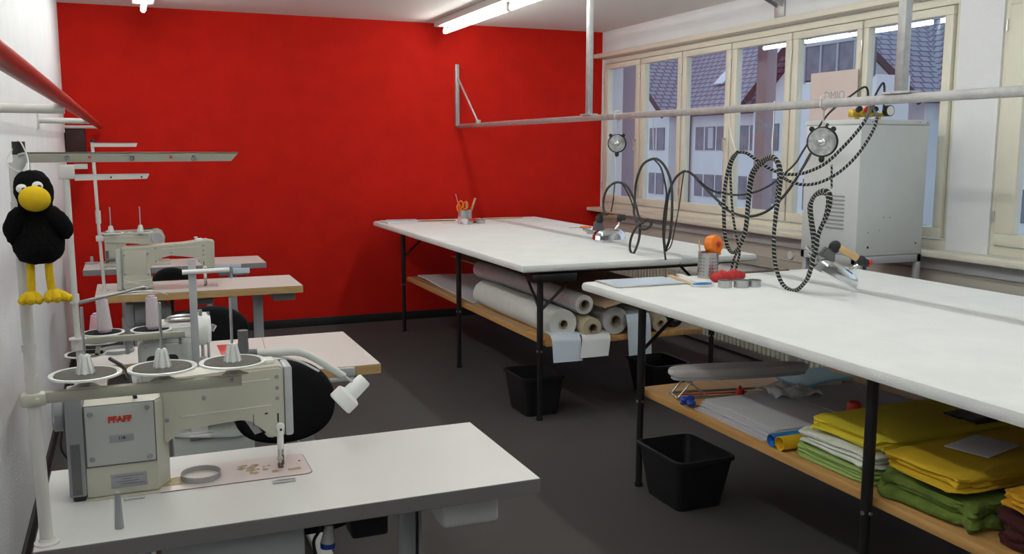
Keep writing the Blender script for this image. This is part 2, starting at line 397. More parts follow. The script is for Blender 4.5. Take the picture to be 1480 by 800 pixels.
# ------------------------------------------------------------------ what stands outside
XW = 28.0
def yz(px, py, x=XW): p = on(0, x, px, py); return p.y, p.z
bld = thing('apartment_house', 'white apartment house with tiled roof and gable across the street', 'building', (XW, 34, -7))
g = G().box(XW, XW+10, 16, 62, -7, 3.55).box(XW-.9, XW+8, 26.0, 36.1, -7, 3.2)
g.prism([(26.0, 3.2), (36.1, 3.2), (31.05, 7.2)], XW-.9, XW+.4, 'X').prism([(43.4, 3.2), (53.6, 3.2), (48.5, 7.2)], XW-.9, XW+.4, 'X').box(XW-.9, XW+8, 43.4, 53.6, -7, 3.2)
put('wall', g, 'facade', bld)
def roofquad(name, pts, m, uvs=1.):
    g = G(); g.uv = g.bm.loops.layers.uv.new('UVMap')
    a, b, c, d = [Vector(p) for p in pts]; nrm = (b-a).cross(d-a).normalized()*.12
    def q(A, B, C_, D):
        f = g.bm.faces.new([g.bm.verts.new(v) for v in (A, B, C_, D)])
        ux = (b-a).normalized(); vy = (d-a) - ux*(d-a).dot(ux); vy.normalize()
        for lp in f.loops: w = lp.vert.co - a; lp[g.uv].uv = (w.dot(ux), w.dot(vy))
    q(a, b, c, d); q(d-nrm, c-nrm, b-nrm, a-nrm); q(a, d, d-nrm, a-nrm); q(b, b-nrm, c-nrm, c); q(a, a-nrm, b-nrm, b); q(d, c, c-nrm, d-nrm)
    return put(name, g, m, bld, flat=True)
roofquad('roof', [(XW-.5, 62, 3.3), (XW-.5, 16, 3.3), (XW+9, 16, 12.5), (XW+9, 62, 12.5)], 'tiles')
for s_, y_r in ((1, 31.05), (-1, 31.05), (1, 48.5), (-1, 48.5)):
    y_e = y_r + s_*5.45
    roofquad('gable_roof', [(XW-1.5, y_e, 3.30), (XW+5.0, y_e, 3.30), (XW+5.0, y_r, 7.65), (XW-1.5, y_r, 7.65)], 'tiles')
    e = G().tube([(XW-1.55, y_e, 3.22), (XW-1.55, y_r, 7.55)], .16, 4, 0); put('verge_board', e, 'dark_timber', bld)
for (y, dz) in ((41.6, 1.9), (38.5, 2.9)):
    x = XW-.5 + 9.5*dz/9.2
    T = Matrix.Translation((x-.12, y, 3.3+dz+.1)) @ Matrix.Rotation(-math.atan2(9.2, 9.5), 4, 'Y')
    put('roof_window', G().box(-.6, .6, -.42, .42, -.03, .05, .02, T=T), 'skylight', bld)
for zlo, zhi in ((1.45, 2.65), (-.95, .19), (-3.3, -2.1)):
    for y in [36.6 + 1.9*k for k in range(3)] + [54.2 + 1.9*k for k in range(3)]:
        fr = G().box(XW-.05, XW+.05, y, y+1.72, zlo, zhi); w = put('window', fr, 'far_glass', bld)
        put('mullion', G().box(XW-.08, XW+.02, y+.82, y+.9, zlo, zhi), 'facade', w)
        if (int(y*7)+int(zlo)) % 3: put('curtain', G().box(XW-.07, XW-.04, y+.1, y+.55, zlo+.1, zhi-.05), 'curtain', w)
    for y in (26.8, 29.4, 32.2, 34.2, 43.8, 46.2, 48.6, 51.0):
        w = put('window', G().box(XW-.96, XW-.88, y, y+1.5, zlo, zhi), 'far_glass', bld)
        put('mullion', G().box(XW-1., XW-.9, y+.7, y+.78, zlo, zhi), 'facade', w)
    for y in (17.5, 20.5, 23.5):
        w = put('window', G().box(XW-.05, XW+.05, y, y+1.9, zlo, zhi), 'far_glass', bld)
put('downpipe', G().cyl((XW-.12, 42.6, -7), (XW-.12, 42.6, 3.4), .07), 'dark_timber', bld)
put('gutter', G().tube([(XW-.55, 36.6, 3.28), (XW-.55, 42.9, 3.28)], .09, 8, 0), 'dark_timber', bld)
# glazed balcony of the nearer house on the right
nb = thing('balcony_block', 'pale blue-white house front with a glazed balcony rail', 'building', (24, 27, -7))
y0, z0 = yz(1153, 122, 24); y1, z1 = yz(1262, 100, 24)
put('wall', G().box(24, 25.5, y1-.2, y0+.6, -7, z0+.1), 'facade', nb)
bal = G()
for k in range(6): yy = y0+.5 - k*(y0-y1+.5)/5; bal.box(23.95, 24.05, yy-.04, yy+.04, z0, z0+1.4)
bal.box(23.93, 24.07, y1-.2, y0+.6, z0+1.35, z0+1.43)
put('balcony_rail', bal, 'lgrey', nb)
put('balcony_glass', G().box(24.0, 24.03, y1-.1, y0+.5, z0+.05, z0+1.35), 'far_glass', nb)
for k in range(3):
    yy = y1 + .3 + k*1.1
    for zz in (-.8, -3.4): put('window', G().box(23.95, 24.05, yy, yy+.8, zz, zz+1.2), 'far_glass', nb)
tag(put('street_post', G().box(4.66, 4.76, 6.06, 6.19, -3, 3.2, .01), 'facade_grey'), 'dark mauve square post just outside the fourth window pane', 'post')
tag(put('facade_pier', G().box(4.49, 4.84, 8.20, 8.95, -3, 3.2, .01), 'facade_grey'), 'mauve grey facade pier close outside the leftmost narrow window pane', 'pier')
g = G(); random.seed(3)
for k in range(420):
    c = Vector((13 + random.gauss(0, .5), 13.3 + random.gauss(0, .7), random.uniform(-2.2, .15) ))
    a = random.uniform(0, PI); u = Vector((math.cos(a), math.sin(a), random.uniform(-.5, .5))).normalized()*.16; v = u.cross(Vector((random.random()-.5, random.random()-.5, 1))).normalized()*.09
    g.quad(c-u, c+v, c+u, c-v)
bush = thing('garden_bush', 'green leafy bush seen low behind the grey cabinet', 'bush', (13, 13.3, -7))
put('foliage', g, 'green', bush, flat=True)
put('stem', G().cyl((13, 13.3, -7), (13, 13.3, -1), .08, .04), 'dark_timber', bush)
struct('ground', G().box(4.6, 60, -20, 80, -7.2, -7), 'facade_grey')

# ------------------------------------------------------------------ ceiling lights
def batten(x, ys, label, n):
    r = thing('fluorescent_light', label, 'ceiling light', (x, ys, ZC), 'bare fluorescent battens on the ceiling')
    L = 1.5
    put('housing', G().box(x-.075, x+.075, ys-n*L-.04, ys+.04, ZC-.055, ZC-.002, .006), 'lampwhite', r)
    for k in range(n):
        a = ys - k*L - .02; b = a - L + .04; z = ZC-.098
        t = put('tube', G().cyl((x, a-.02, z), (x, b+.02, z), .019, n=12), 'tube', r)
        put('tube_holder', G().box(x-.012, x+.012, a-.02, a, ZC-.115, ZC-.05, .003).box(x-.012, x+.012, b, b+.02, ZC-.115, ZC-.05, .003), 'lampwhite', t)
    return r
batten(2.60, 7.84, 'long ceiling batten with bare fluorescent tubes above the cutting tables', 6)
batten(.17, 7.50, 'ceiling batten with bare tubes above the sewing machines', 6)
# second row end is enough for the photograph; both rows run on behind the camera
M['tube'].node_tree.nodes['Principled BSDF'].inputs['Emission Strength'].default_value = 26.

# ------------------------------------------------------------------ rail over the cutting tables
r = thing('hose_rail', 'grey metal rail hung from the ceiling above the cutting tables', 'rail', (2.8, 4.2, 1.74))
put('rail_bar', G().box(2.782, 2.818, -.4, YB-.006, 1.724, 1.76, .004), 'galv', r)
put('wall_plate', G().box(2.765, 2.80, YB-.03, YB, 1.74, 2.29, .003), 'galv', r)
put('brace', G().tube([(2.79, YB-.02, 2.17), (2.79, 7.50, 1.762)], .009, 8, 0).cyl((2.79, 7.50, 1.755), (2.79, 7.5, 1.785), .022, n=12), 'galv', r)
for y in (5.46, 2.81, .2):
    h = put('hanger', G().box(2.783, 2.817, y-.02, y+.02, 1.77, ZC, .003), 'galv', r)
    put('foot_plate', G().box(2.77, 2.83, y-.07, y+.07, 1.76, 1.77, .002), 'galv', h)
g = G().box(XR-.012, XR, 5.36, 5.47, 2.455, ZC-.01, .002).prism([(XR-.012, 2.52), (XR-.012, ZC-.01), (XR-.20, ZC-.01), (XR-.20, ZC-.04)], 5.44, 5.446, 'Y')
g.prism([(XR-.012, 2.52), (XR-.012, ZC-.01), (XR-.20, ZC-.01), (XR-.20, ZC-.04)], 5.38, 5.386, 'Y')
tag(put('wall_bracket', g, 'galv'), 'small grey steel bracket on the wall above the middle windows', 'bracket')

# ------------------------------------------------------------------ garment rail on the left wall
r = thing('wall_rail', 'dark red lacquered rail on white arms along the left wall', 'rail', (-.18, 4.5, 1.69))
put('rail_bar', G().tube([(-.176, .2, 1.690), (-.176, 7.97, 1.708)], .021, 14, 0), 'rail_red', r)
put('end_cap', G().cyl((-.176, 7.965, 1.708), (-.176, 7.985, 1.708), .012), 'whiteplastic', r)
for y, z in ((.9, 1.67), (3.35, 1.671), (5.63, 1.690), (7.93, 1.702)):
    a = put('arm', G().cyl((XL+.008, y, z), (-.176, y, z), .0155 if y < 7 else .012, n=14), 'lampwhite', r)
    put('wall_plate', G().box(XL, XL+.008, y-.025, y+.025, z-.045, z+.045, .002), 'lampwhite', a)
tag(put('wall_box', G().box(XL+.005, -.285, YB-.10, YB-.002, 1.505, 1.69, .004), 'maroon'), 'small dark maroon box on the red wall in the left corner', 'box')  # plain dark maroon block in the corner, its use left open

# ================================================================== CUTTING TABLES
TT = .92
def pad(x0, x1, y0, y1):
    """padded cloth cover: a slab with soft round edges and a barely uneven top"""
    prof = [(.016, -.044), (.004, -.039), (0, -.029), (0, -.016), (.005, -.005), (.016, 0)]
    nu, nv = 26, 44; g = G()
    def top(u, v):
        x = x0+.016 + (x1-x0-.032)*u; y = y0+.016 + (y1-y0-.032)*v
        e = min(u, v, 1-u, 1-v)
        return Vector((x, y, TT + (.0022*noise.noise(Vector((x*2.3, y*2.3, 0))) if e > 0 else 0)))
    V = [[g.bm.verts.new(top(i/nu, j/nv)) for j in range(nv+1)] for i in range(nu+1)]
    for i in range(nu):
        for j in range(nv): g.bm.faces.new((V[i][j], V[i+1][j], V[i+1][j+1], V[i][j+1]))
    ring = [V[i][0] for i in range(nu+1)] + [V[nu][j] for j in range(1, nv+1)] + [V[i][nv] for i in range(nu-1, -1, -1)] + [V[0][j] for j in range(nv-1, 0, -1)]
    cx, cy = (x0+x1)/2, (y0+y1)/2; hx, hy = (x1-x0)/2, (y1-y0)/2
    prev = ring
    for ins, dz in prof[::-1][1:]:
        cur = []
        for v in ring:
            kx = (hx-ins)/(hx-.016); ky = (hy-ins)/(hy-.016)
            cur.append(g.bm.verts.new((cx+(v.co.x-cx)*kx, cy+(v.co.y-cy)*ky, TT+dz)))
        for i in range(len(ring)): g.bm.faces.new((prev[i], prev[(i+1) % len(ring)], cur[(i+1) % len(ring)], cur[i]))
        prev = cur
    g.bm.faces.new(prev)
    return g
def leg(parent, x, y, z_top=TT-.05, brace=((1, 0),), splay=0):
    g = G().cyl((x, y, .40), (x, y, z_top), .0185, n=14).cyl((x, y, .012), (x, y, .44), .0150, n=14)
    l = put('leg', g, 'black_metal', parent)
    put('foot', G().cyl((x, y, 0), (x, y, .02), .019, n=14), 'black', l)
    put('bolt', G().cyl((x-.021, y-.004, .405), (x-.016, y-.004, .405), .007, n=10).cyl((x, y-.024, .405), (x, y-.016, .405), .006, n=10), 'steel', l)
    for bx, by in brace:
        put('brace', G().tube([(x, y, .635), (x+bx*.25, y+by*.25, z_top-.005)], .0085, 8, 0), 'black_metal', l)
    return l
def cutting_table(name, label, x0, xm, x1, y0, y1, legs, rlegs, shelf, group):
    t = thing(name, label, 'table', ((x0+x1)/2, (y0+y1)/2, 0), group)
    put('tabletop', G().box(x0+.07, xm-.004, y0+.07, y1-.07, TT-.058, TT-.041, .003).box(xm+.004, x1-.07, y0+.07, y1-.07, TT-.058, TT-.041, .003), 'brownwood', t)
    put('cloth_cover', pad(x0, xm-.001, y0, y1), 'sheet', t); put('cloth_cover', pad(xm+.001, x1, y0, y1), 'sheet', t)
    for y in legs: leg(t, 2.12, y, TT-.058, ((1, 0), (0, 1)) if y in (legs[-1],) else (((1, 0),) if y in (legs[0],) else ()))
    for y in rlegs: leg(t, x1-.20, y, TT-.058, ((-1, 0),) if y in (rlegs[-1], rlegs[0]) else ())
    for y in legs:
        put('crossbar', G().box(2.10, x1-.18, y-.012, y+.012, TT-.076, TT-.058, .002), 'black_metal', t)
    sx0, sx1, sy0, sy1, sz = shelf
    s = put('shelf', G().box(sx0, sx1, sy0, sy1, sz-.034, sz, .004), 'pine', t)
    return t
t1 = cutting_table('cutting_table', 'large white cloth-covered cutting table standing against the red wall', 1.952, 2.95, 3.49, 4.565, 7.86,
                   (7.517, 6.10, 4.705), (7.517, 6.10, 4.72), (2.15, 3.20, 4.68, 7.53, .465), 'cloth-covered cutting tables')
put('folding_bracket', G().box(2.03, 2.30, 4.60, 4.70, TT-.105, TT-.059, .004), 'black_metal', t1)
t2 = cutting_table('cutting_table', 'large white cloth-covered cutting table nearest the camera at right', 1.972, 2.975, 3.56, .45, 3.895,
                   (3.58, 2.17, .75), (3.58, 2.17, .75), (2.15, 3.25, .60, 3.64, .452), 'cloth-covered cutting tables')

# ------------------------------------------------------------------ rolls on the first shelf
SZ = .465
def roll(name, label, x, z, y0, y1, r, m, core=.022, group='fabric and interlining rolls on the shelf', wav=0., cat='roll', tilt=0.):
    t = thing(name, label, cat, (x, (y0+y1)/2, z-r), group)
    n = 40; g = G(); rows = []
    for j in range(15):
        y = y0 + (y1-y0)*j/14
        ring = []
        for i in range(n):
            a = 2*PI*i/n; rr = r*(1 + wav*noise.noise(Vector((math.cos(a)*1.6, math.sin(a)*1.6, y*2.4))))
            if j == 0: rr *= .97
            ring.append(g.bm.verts.new((x+tilt*(y-y0) + rr*math.cos(a), y, z + max(rr*math.sin(a), -r))))
        rows.append(ring)
    for A, B in zip(rows, rows[1:]):
        for i in range(n): g.bm.faces.new((A[i], A[(i+1) % n], B[(i+1) % n], B[i]))
    for ring, y, s_ in ((rows[0], y0, 1), (rows[-1], y1, -1)):
        inner = [g.bm.verts.new((x+tilt*(y-y0)+core*1.12*math.cos(2*PI*i/n), y+s_*.004, z+core*1.12*math.sin(2*PI*i/n))) for i in range(n)]
        for i in range(n): g.bm.faces.new((ring[i], ring[(i+1) % n], inner[(i+1) % n], inner[i]))
    put('fabric', g, m, t)
    put('core', G().lathe([(core, -.012), (core*1.15, -.012), (core*1.15, .25), (core, .25)], (x, y0, z), (0, 1, 0), closed=True), 'core', t)
    put('core_inside', G().cyl((x, y0+.24, z), (x, y0+.245, z), core, n=16), 'darkhole', t)
    return t
roll('fleece_roll', 'thick white fleece roll at the front edge of the shelf', 2.262, SZ+.088, 4.70, 5.95, .088, 'plywhite', wav=.05)
roll('fabric_roll', 'white roll wrapped in plastic lying on top of the thick white roll', 2.376, SZ+.200, 4.66, 6.35, .058, 'plastic_film', .026, wav=.05)
roll('interlining_roll', 'small cream roll between the thick white roll and the plastic-wrapped rolls', 2.420, SZ+.064, 4.64, 5.9, .060, 'beige', .024)
roll('fabric_roll', 'fat plastic-wrapped roll half hidden behind the leg of the near table', 2.60, SZ+.085, 4.70, 5.93, .084, 'plastic_film', .028, wav=.05)
roll('fabric_roll', 'white roll with a folded sheet over it beside the near table leg', 2.765, SZ+.066, 4.69, 5.9, .065, 'plywhite', .024)
roll('interlining_roll', 'small beige roll at the right end of the row of rolls', 2.895, SZ+.052, 4.68, 6.0, .052, 'beige', .018)
def board(u, v):
    return Vector((2.475+.58*u, 4.60+2.7*v+.05*u, .652+.052*u+.020*math.sin(PI*u)*(.6+.4*math.cos(3*v))+.006*noise.noise(Vector((u*3, v*5, 2)))))
tag(put('cardboard_sheet', G().grid(board, 16, 24, .006), 'brownpaper'), 'large bent brown cardboard sheet lying on top of the rolls', 'cardboard')
roll('fabric_roll', 'dark navy cloth roll at the right end of the shelf', 3.05, SZ+.056, 4.76, 5.8, .056, 'darkblue', .016)
g = G().grid(lambda u, v: Vector((2.20+.58*u+.02*v, 6.02+1.42*v, SZ+.012+.012*noise.noise(Vector((u*2, v*3, 1)))+.012*(1-u)*v)), 14, 18, .009)
tag(put('paper_stack', g, 'paper'), 'flat white pattern paper lying on the far part of the shelf', 'paper')
tag(put('cardboard_strip', G().box(2.155, 2.19, 5.0, 7.45, SZ, SZ+.006, .001), 'brownpaper'), 'long grey-brown cardboard strip along the front edge of the shelf', 'strip')

def hang_sheet(label, x0, x1, yt, z1, z0, back=.12, sk=.0, m='bluepaper', ph=0.):
    def f(u, v):
        x = x0+(x1-x0)*u + sk*max(0, v-.4)
        if v < .4: t = v/.4; return Vector((x, yt+.02+back*(1-t), z1 + .004*math.sin(PI*t)))
        t = (v-.4)/.6; return Vector((x, yt + .02 - .02*math.sin(min(t*4, 1)*PI/2) - .028*t + .004*math.sin(3*u+2*t+ph)*t, z1-(z1-z0)*t))
    g = G(); nu, nv = 12, 20
    V = [[f(i/nu, j/nv) for j in range(nv+1)] for i in range(nu+1)]
    A = [[g.bm.verts.new(p) for p in r] for r in V]; B = [[g.bm.verts.new(p + Vector((0, .0015, -.0015))) for p in r] for r in V]
    for i in range(nu):
        for j in range(nv):
            g.bm.faces.new((A[i][j], A[i+1][j], A[i+1][j+1], A[i][j+1])); g.bm.faces.new((B[i][j], B[i][j+1], B[i+1][j+1], B[i+1][j]))
    for i in range(nu):
        for j in (0, nv): g.bm.faces.new((A[i][j], B[i][j], B[i+1][j], A[i+1][j]))
    for j in range(nv):
        for i in (0, nu): g.bm.faces.new((A[i][j], A[i][j+1], B[i][j+1], B[i][j]))
    return tag(put('paper_sheet', g, m), label, 'paper', 'paper sheets hanging over the shelf edge')
hang_sheet('large pale paper sheet hanging over the shelf in front of the thick white roll', 2.165, 2.345, 4.640, .50, .352)
hang_sheet('tilted pale paper sheet hanging over the shelf below the cream roll', 2.350, 2.530, 4.618, .492, .372, sk=-.05, ph=1.2, m='paper')
hang_sheet('narrow white sheet hanging from the rolls behind the near table leg', 2.655, 2.81, 4.655, .585, .35, ph=2.)

# ------------------------------------------------------------------ things on the first table
def slab(name, label, cat, cx, cy, w, d, h, rot, m, z=TT, group=None, bev=.001):
    T = Matrix.Translation((cx, cy, z)) @ Matrix.Rotation(rot, 4, 'Z')
    return tag(put(name, G().box(-w/2, w/2, -d/2, d/2, 0, h, bev, T=T), m), label, cat, group)
slab('notepad', 'thick white notepad at the far left corner of the far cutting table', 'notepad', 2.11, 7.615, .27, .20, .016, .1, 'paper')
slab('paper_sheet', 'loose white sheet lying on the notepad', 'paper', 2.15, 7.62, .26, .19, .003, -.06, 'bluepaper', TT+.0165)
slab('wooden_ruler', 'wooden ruler between the notepad and the pen cups', 'ruler', 2.42, 7.60, .34, .03, .004, -.25, 'lightwood')
slab('wooden_ruler', 'darker wooden ruler lying behind the lighter one', 'ruler', 2.45, 7.67, .36, .03, .006, -.12, 'brownwood')
slab('paper_slip', 'small white slip in front of the wooden rulers', 'paper', 2.50, 7.44, .11, .06, .003, .0, 'paper')
slab('pattern_strip', 'long pale wooden lath lying at the back of the far table', 'lath', 2.98, 7.70, .62, .02, .008, .0, 'lightwood')
def cup(name, label, x, y, z, r, h, m, perforated=False, group=None):
    t = thing(name, label, 'cup', (x, y, z), group)
    put('body', G().lathe([(0, 0), (r, 0), (r, h), (r-.0015, h), (r-.0015, .002), (0, .002)], (x, y, z), n=36), m, t)
    put('rim', G().lathe([(r-.001, h-.003), (r+.001, h-.003), (r+.001, h+.001), (r-.001, h+.001)], (x, y, z), n=36, closed=True), m, t)
    if perforated:
        hl = G()
        for i in range(22):
            if i % 5 == 4: continue
            a = 2*PI*i/22
            for k in range(6):
                zz = z + h*.14 + k*h*.13; d = Vector((math.cos(a), math.sin(a), 0)); c = Vector((x, y, zz)) + d*(r-.0003)
                hl.cyl(c, c + d*.0008, .0026, n=8)
        put('perforation', hl, 'darkhole', t)
    return t
CY = 7.40
cup('pen_cup', 'left one of the two steel pen cups by the red wall', 2.612, CY, TT, .040, .105, 'steel', group='steel pen cups on the far table')
cup('pen_cup', 'right one of the two steel pen cups by the red wall', 2.668, CY+.04, TT, .036, .105, 'steel', group='steel pen cups on the far table')
def stick(name, label, cat, p0, p1, r, m, flat=False, group=None):
    g = G()
    if flat:
        d = (Vector(p1)-Vector(p0)); x, y, dd = basis(d); T = Matrix((( *x, 0), (*y, 0), (*dd, 0), (0, 0, 0, 1))).transposed(); T.translation = p0
        g.box(-r, r, -r*.25, r*.25, 0, d.length, .0006, T=T)
    else: g.cyl(p0, p1, r, n=10)
    return tag(put(name, g, m), label, cat, group)
stick('wooden_stick', 'flat wooden stick leaning right in the pen cup', 'stick', (2.665, CY+.02, TT+.02), (2.735, CY+.03, TT+.205), .013, 'lightwood', True)
stick('wooden_stick', 'short upright wooden stick in the pen cup', 'stick', (2.645, CY+.045, TT+.02), (2.66, CY+.04, TT+.18), .011, 'lightwood', True)
stick('knitting_needle', 'thin pink needle sticking up leftwards from the pen cup', 'needle', (2.61, CY+.005, TT+.02), (2.545, CY-.01, TT+.245), .0025, 'pinkthread')
def scissors(label, T, m='orange', group=None):
    t = thing('scissors', label, 'scissors', T.translation, group)
    h = G(); b = G()
    for s_ in (1, -1):
        pts = [T @ Vector((-.055+.032*math.cos(a), s_*.021+.019*math.sin(a), 0)) for a in [2*PI*k/16 for k in range(17)]]
        h.tube(pts, .0055, 8, 0, cap=False)
        h.tube([T @ Vector((-.025, s_*.014, 0)), T @ Vector((.0, -s_*.002, 0))], .006, 8, 0)
        b.prism([(0, -.004), (.11, -s_*.002), (.0, .006)], -.001*s_, -.001*s_+.0015, 'Z', T=T)
    put('handle', h, m, t); put('blade', b, 'steel', t); return t
scissors('orange-handled scissors lying on the far cutting table', Matrix.Translation((3.30, 6.56, TT+.0065)) @ Matrix.Rotation(PI+.2, 4, 'Z'))
scissors('orange-handled scissors standing in the left pen cup', Matrix.Translation((2.605, CY, TT+.095)) @ Matrix.Rotation(.15, 4, 'Y') @ Matrix.Rotation(PI/2, 4, 'Y') @ Matrix.Rotation(PI/2+.4, 4, 'X'))
scissors('small orange scissors leaning out to the left of the pen cups', Matrix.Translation((2.585, CY-.012, TT+.085)) @ Matrix.Rotation(-.25, 4, 'Y') @ Matrix.Rotation(PI/2, 4, 'Y') @ Matrix.Rotation(PI/2-.7, 4, 'X') @ Matrix.Scale(.8, 4))
def tin(label, x, y, r, h, z=TT, group='round metal weight tins on the cutting tables'):
    t = thing('weight_tin', label, 'tin', (x, y, z), group)
    put('body', G().lathe([(0, 0), (r-.001, 0), (r, .002), (r, h), (r-.0015, h), (r-.0015, .008), (0, .008)], (x, y, z), n=36), 'steel', t)
    put('rim', G().lathe([(r-.001, h-.004), (r+.0012, h-.004), (r+.0012, h), (r-.001, h)], (x, y, z), n=36, closed=True), 'galv', t)
    return t
tin('grey round tin in front of the pen cups on the far table', 2.612, 7.25, .038, .026)
tin('grey round tin right of the pen cups on the far table', 2.722, 7.27, .040, .030)
t = thing('thread_spool', 'small pink and white spool before the pen cups', 'spool', (2.555, 7.31, TT))
put('body', G().lathe([(0, 0), (.02, 0), (.016, .006), (.016, .05), (.02, .056), (0, .056)], (2.555, 7.31, TT)), 'pinkthread', t)
t = thing('thread_spool', 'white lying spool end before the pen cups', 'spool', (2.585, 7.235, TT))
put('body', G().cyl((2.573, 7.22, TT+.024), (2.573, 7.28, TT+.024), .024, n=20), 'whiteplastic', t)
tag(put('red_pincushion', G().ball((2.69, 7.345, TT+.020), (.045, .035, .020)), 'redfabric'), 'small red pincushion right behind the grey tins on the far table', 'pincushion')

# ------------------------------------------------------------------ things on the near table
t = thing('tracing_board', 'flat pale blue board with a grey rim on the left corner of the near table', 'board', (2.215, 3.76, TT))
T = Matrix.Translation((2.215, 3.76, TT+.001)) @ Matrix.Rotation(-.02, 4, 'Z')
put('board', G().box(-.185, .185, -.115, .115, 0, .006, .002, T=T), 'galv', t); put('sheet', G().box(-.175, .175, -.105, .105, .006, .0072, T=T), 'bluepaper', t)
slab('metal_ruler', 'bright left ruler of the two lying beside the blue board', 'ruler', 2.435, 3.765, .028, .30, .007, -.22, 'lightwood', group='rulers beside the blue board')
slab('metal_ruler', 'white right ruler of the two lying beside the blue board', 'ruler', 2.50, 3.785, .032, .30, .006, -.22, 'whiteplastic', group='rulers beside the blue board')
t = thing('tape_measure', 'folded blue and white tape measure lying before the perforated cup', 'tape measure', (2.43, 3.57, TT))
def ell(cx, cy, z, a, b, w, h, m, name='tape'):
    g = G(); n = 36
    R_ = []
    for k in range(n):
        c, q = math.cos(2*PI*k/n), math.sin(2*PI*k/n)
        R_.append([g.bm.verts.new(p) for p in ((cx+a*c, cy+b*q, z), (cx+a*c, cy+b*q, z+h), (cx+(a-w)*c, cy+(b-w)*q, z+h), (cx+(a-w)*c, cy+(b-w)*q, z))])
    for k in range(n):
        A, B = R_[k], R_[(k+1) % n]
        for j in range(4): g.bm.faces.new((A[j], B[j], B[(j+1) % 4], A[(j+1) % 4]))
    return put(name, g, m, t)
ell(2.43, 3.57, TT+.001, .060, .034, .026, .009, 'whiteplastic')
ell(2.425, 3.565, TT+.0102, .050, .026, .014, .004, 'bluefoil', 'tape_loop')
CX0, CY0 = 2.615, 3.80
cup('perforated_cup', 'perforated steel cup holding a stick on the near cutting table', CX0, CY0, TT, .050, .125, 'steel', True)
stick('wooden_stick', 'pale wooden stick standing at the left in the perforated cup', 'stick', (CX0-.03, CY0-.01, TT+.01), (CX0-.052, CY0+.01, TT+.185), .006, 'lightwood', True)
t = thing('tape_dispenser', 'glossy orange round tape dispenser standing on the perforated cup', 'tape dispenser', (CX0+.018, CY0, TT+.12))
c = Vector((CX0+.022, CY0-.01, TT+.165))
put('body', G().lathe([(0, -.030), (.032, -.030), (.043, -.024), (.047, -.012), (.047, .012), (.043, .024), (.032, .030), (0, .030)], c, (.25, -1, .1), n=36).box(c.x-.026, c.x+.03, c.y-.025, c.y+.02, TT+.112, TT+.14, .006), 'orange', t)
put('hub', G().lathe([(0, .031), (.012, .031), (.015, .034), (.010, .036), (0, .036)], c, (.25, -1, .1)), 'redp', t)
t = thing('pincushion', 'red felt pincushion strip in front of the perforated cup', 'pincushion', (2.63, 3.66, TT))
g = G()
for k in range(5): g.ball((2.565+.036*k, 3.655+.005*k, TT+.022+.005*(k % 2)), (.032, .032, .022 + .006*(k % 2)), 14, 10)
put('cushion', g, 'redfabric', t)
g = G()
for k in range(14): p = Vector((2.555+.011*k, 3.655+random.uniform(-.02, .02), TT+.045)); g.cyl(p, p + Vector((random.uniform(-.008, .008), random.uniform(-.008, .008), .012)), .0009, n=5)
put('pins', g, 'steel', t)
tin('leftmost of the three round metal tins on the near table', 2.505, 3.50, .031, .032)
tin('middle one of the three round metal tins, larger than its neighbours', 2.575, 3.475, .035, .034)
tin('rightmost of the three round metal tins on the near table', 2.648, 3.475, .031, .030)
tag(put('wooden_stick', G().tube([(2.84, 3.855, TT+.005), (3.16, 3.865, TT+.005)], .005, 8, 0), 'brownwood'), 'thin brown stick lying at the back edge of the near table', 'stick')

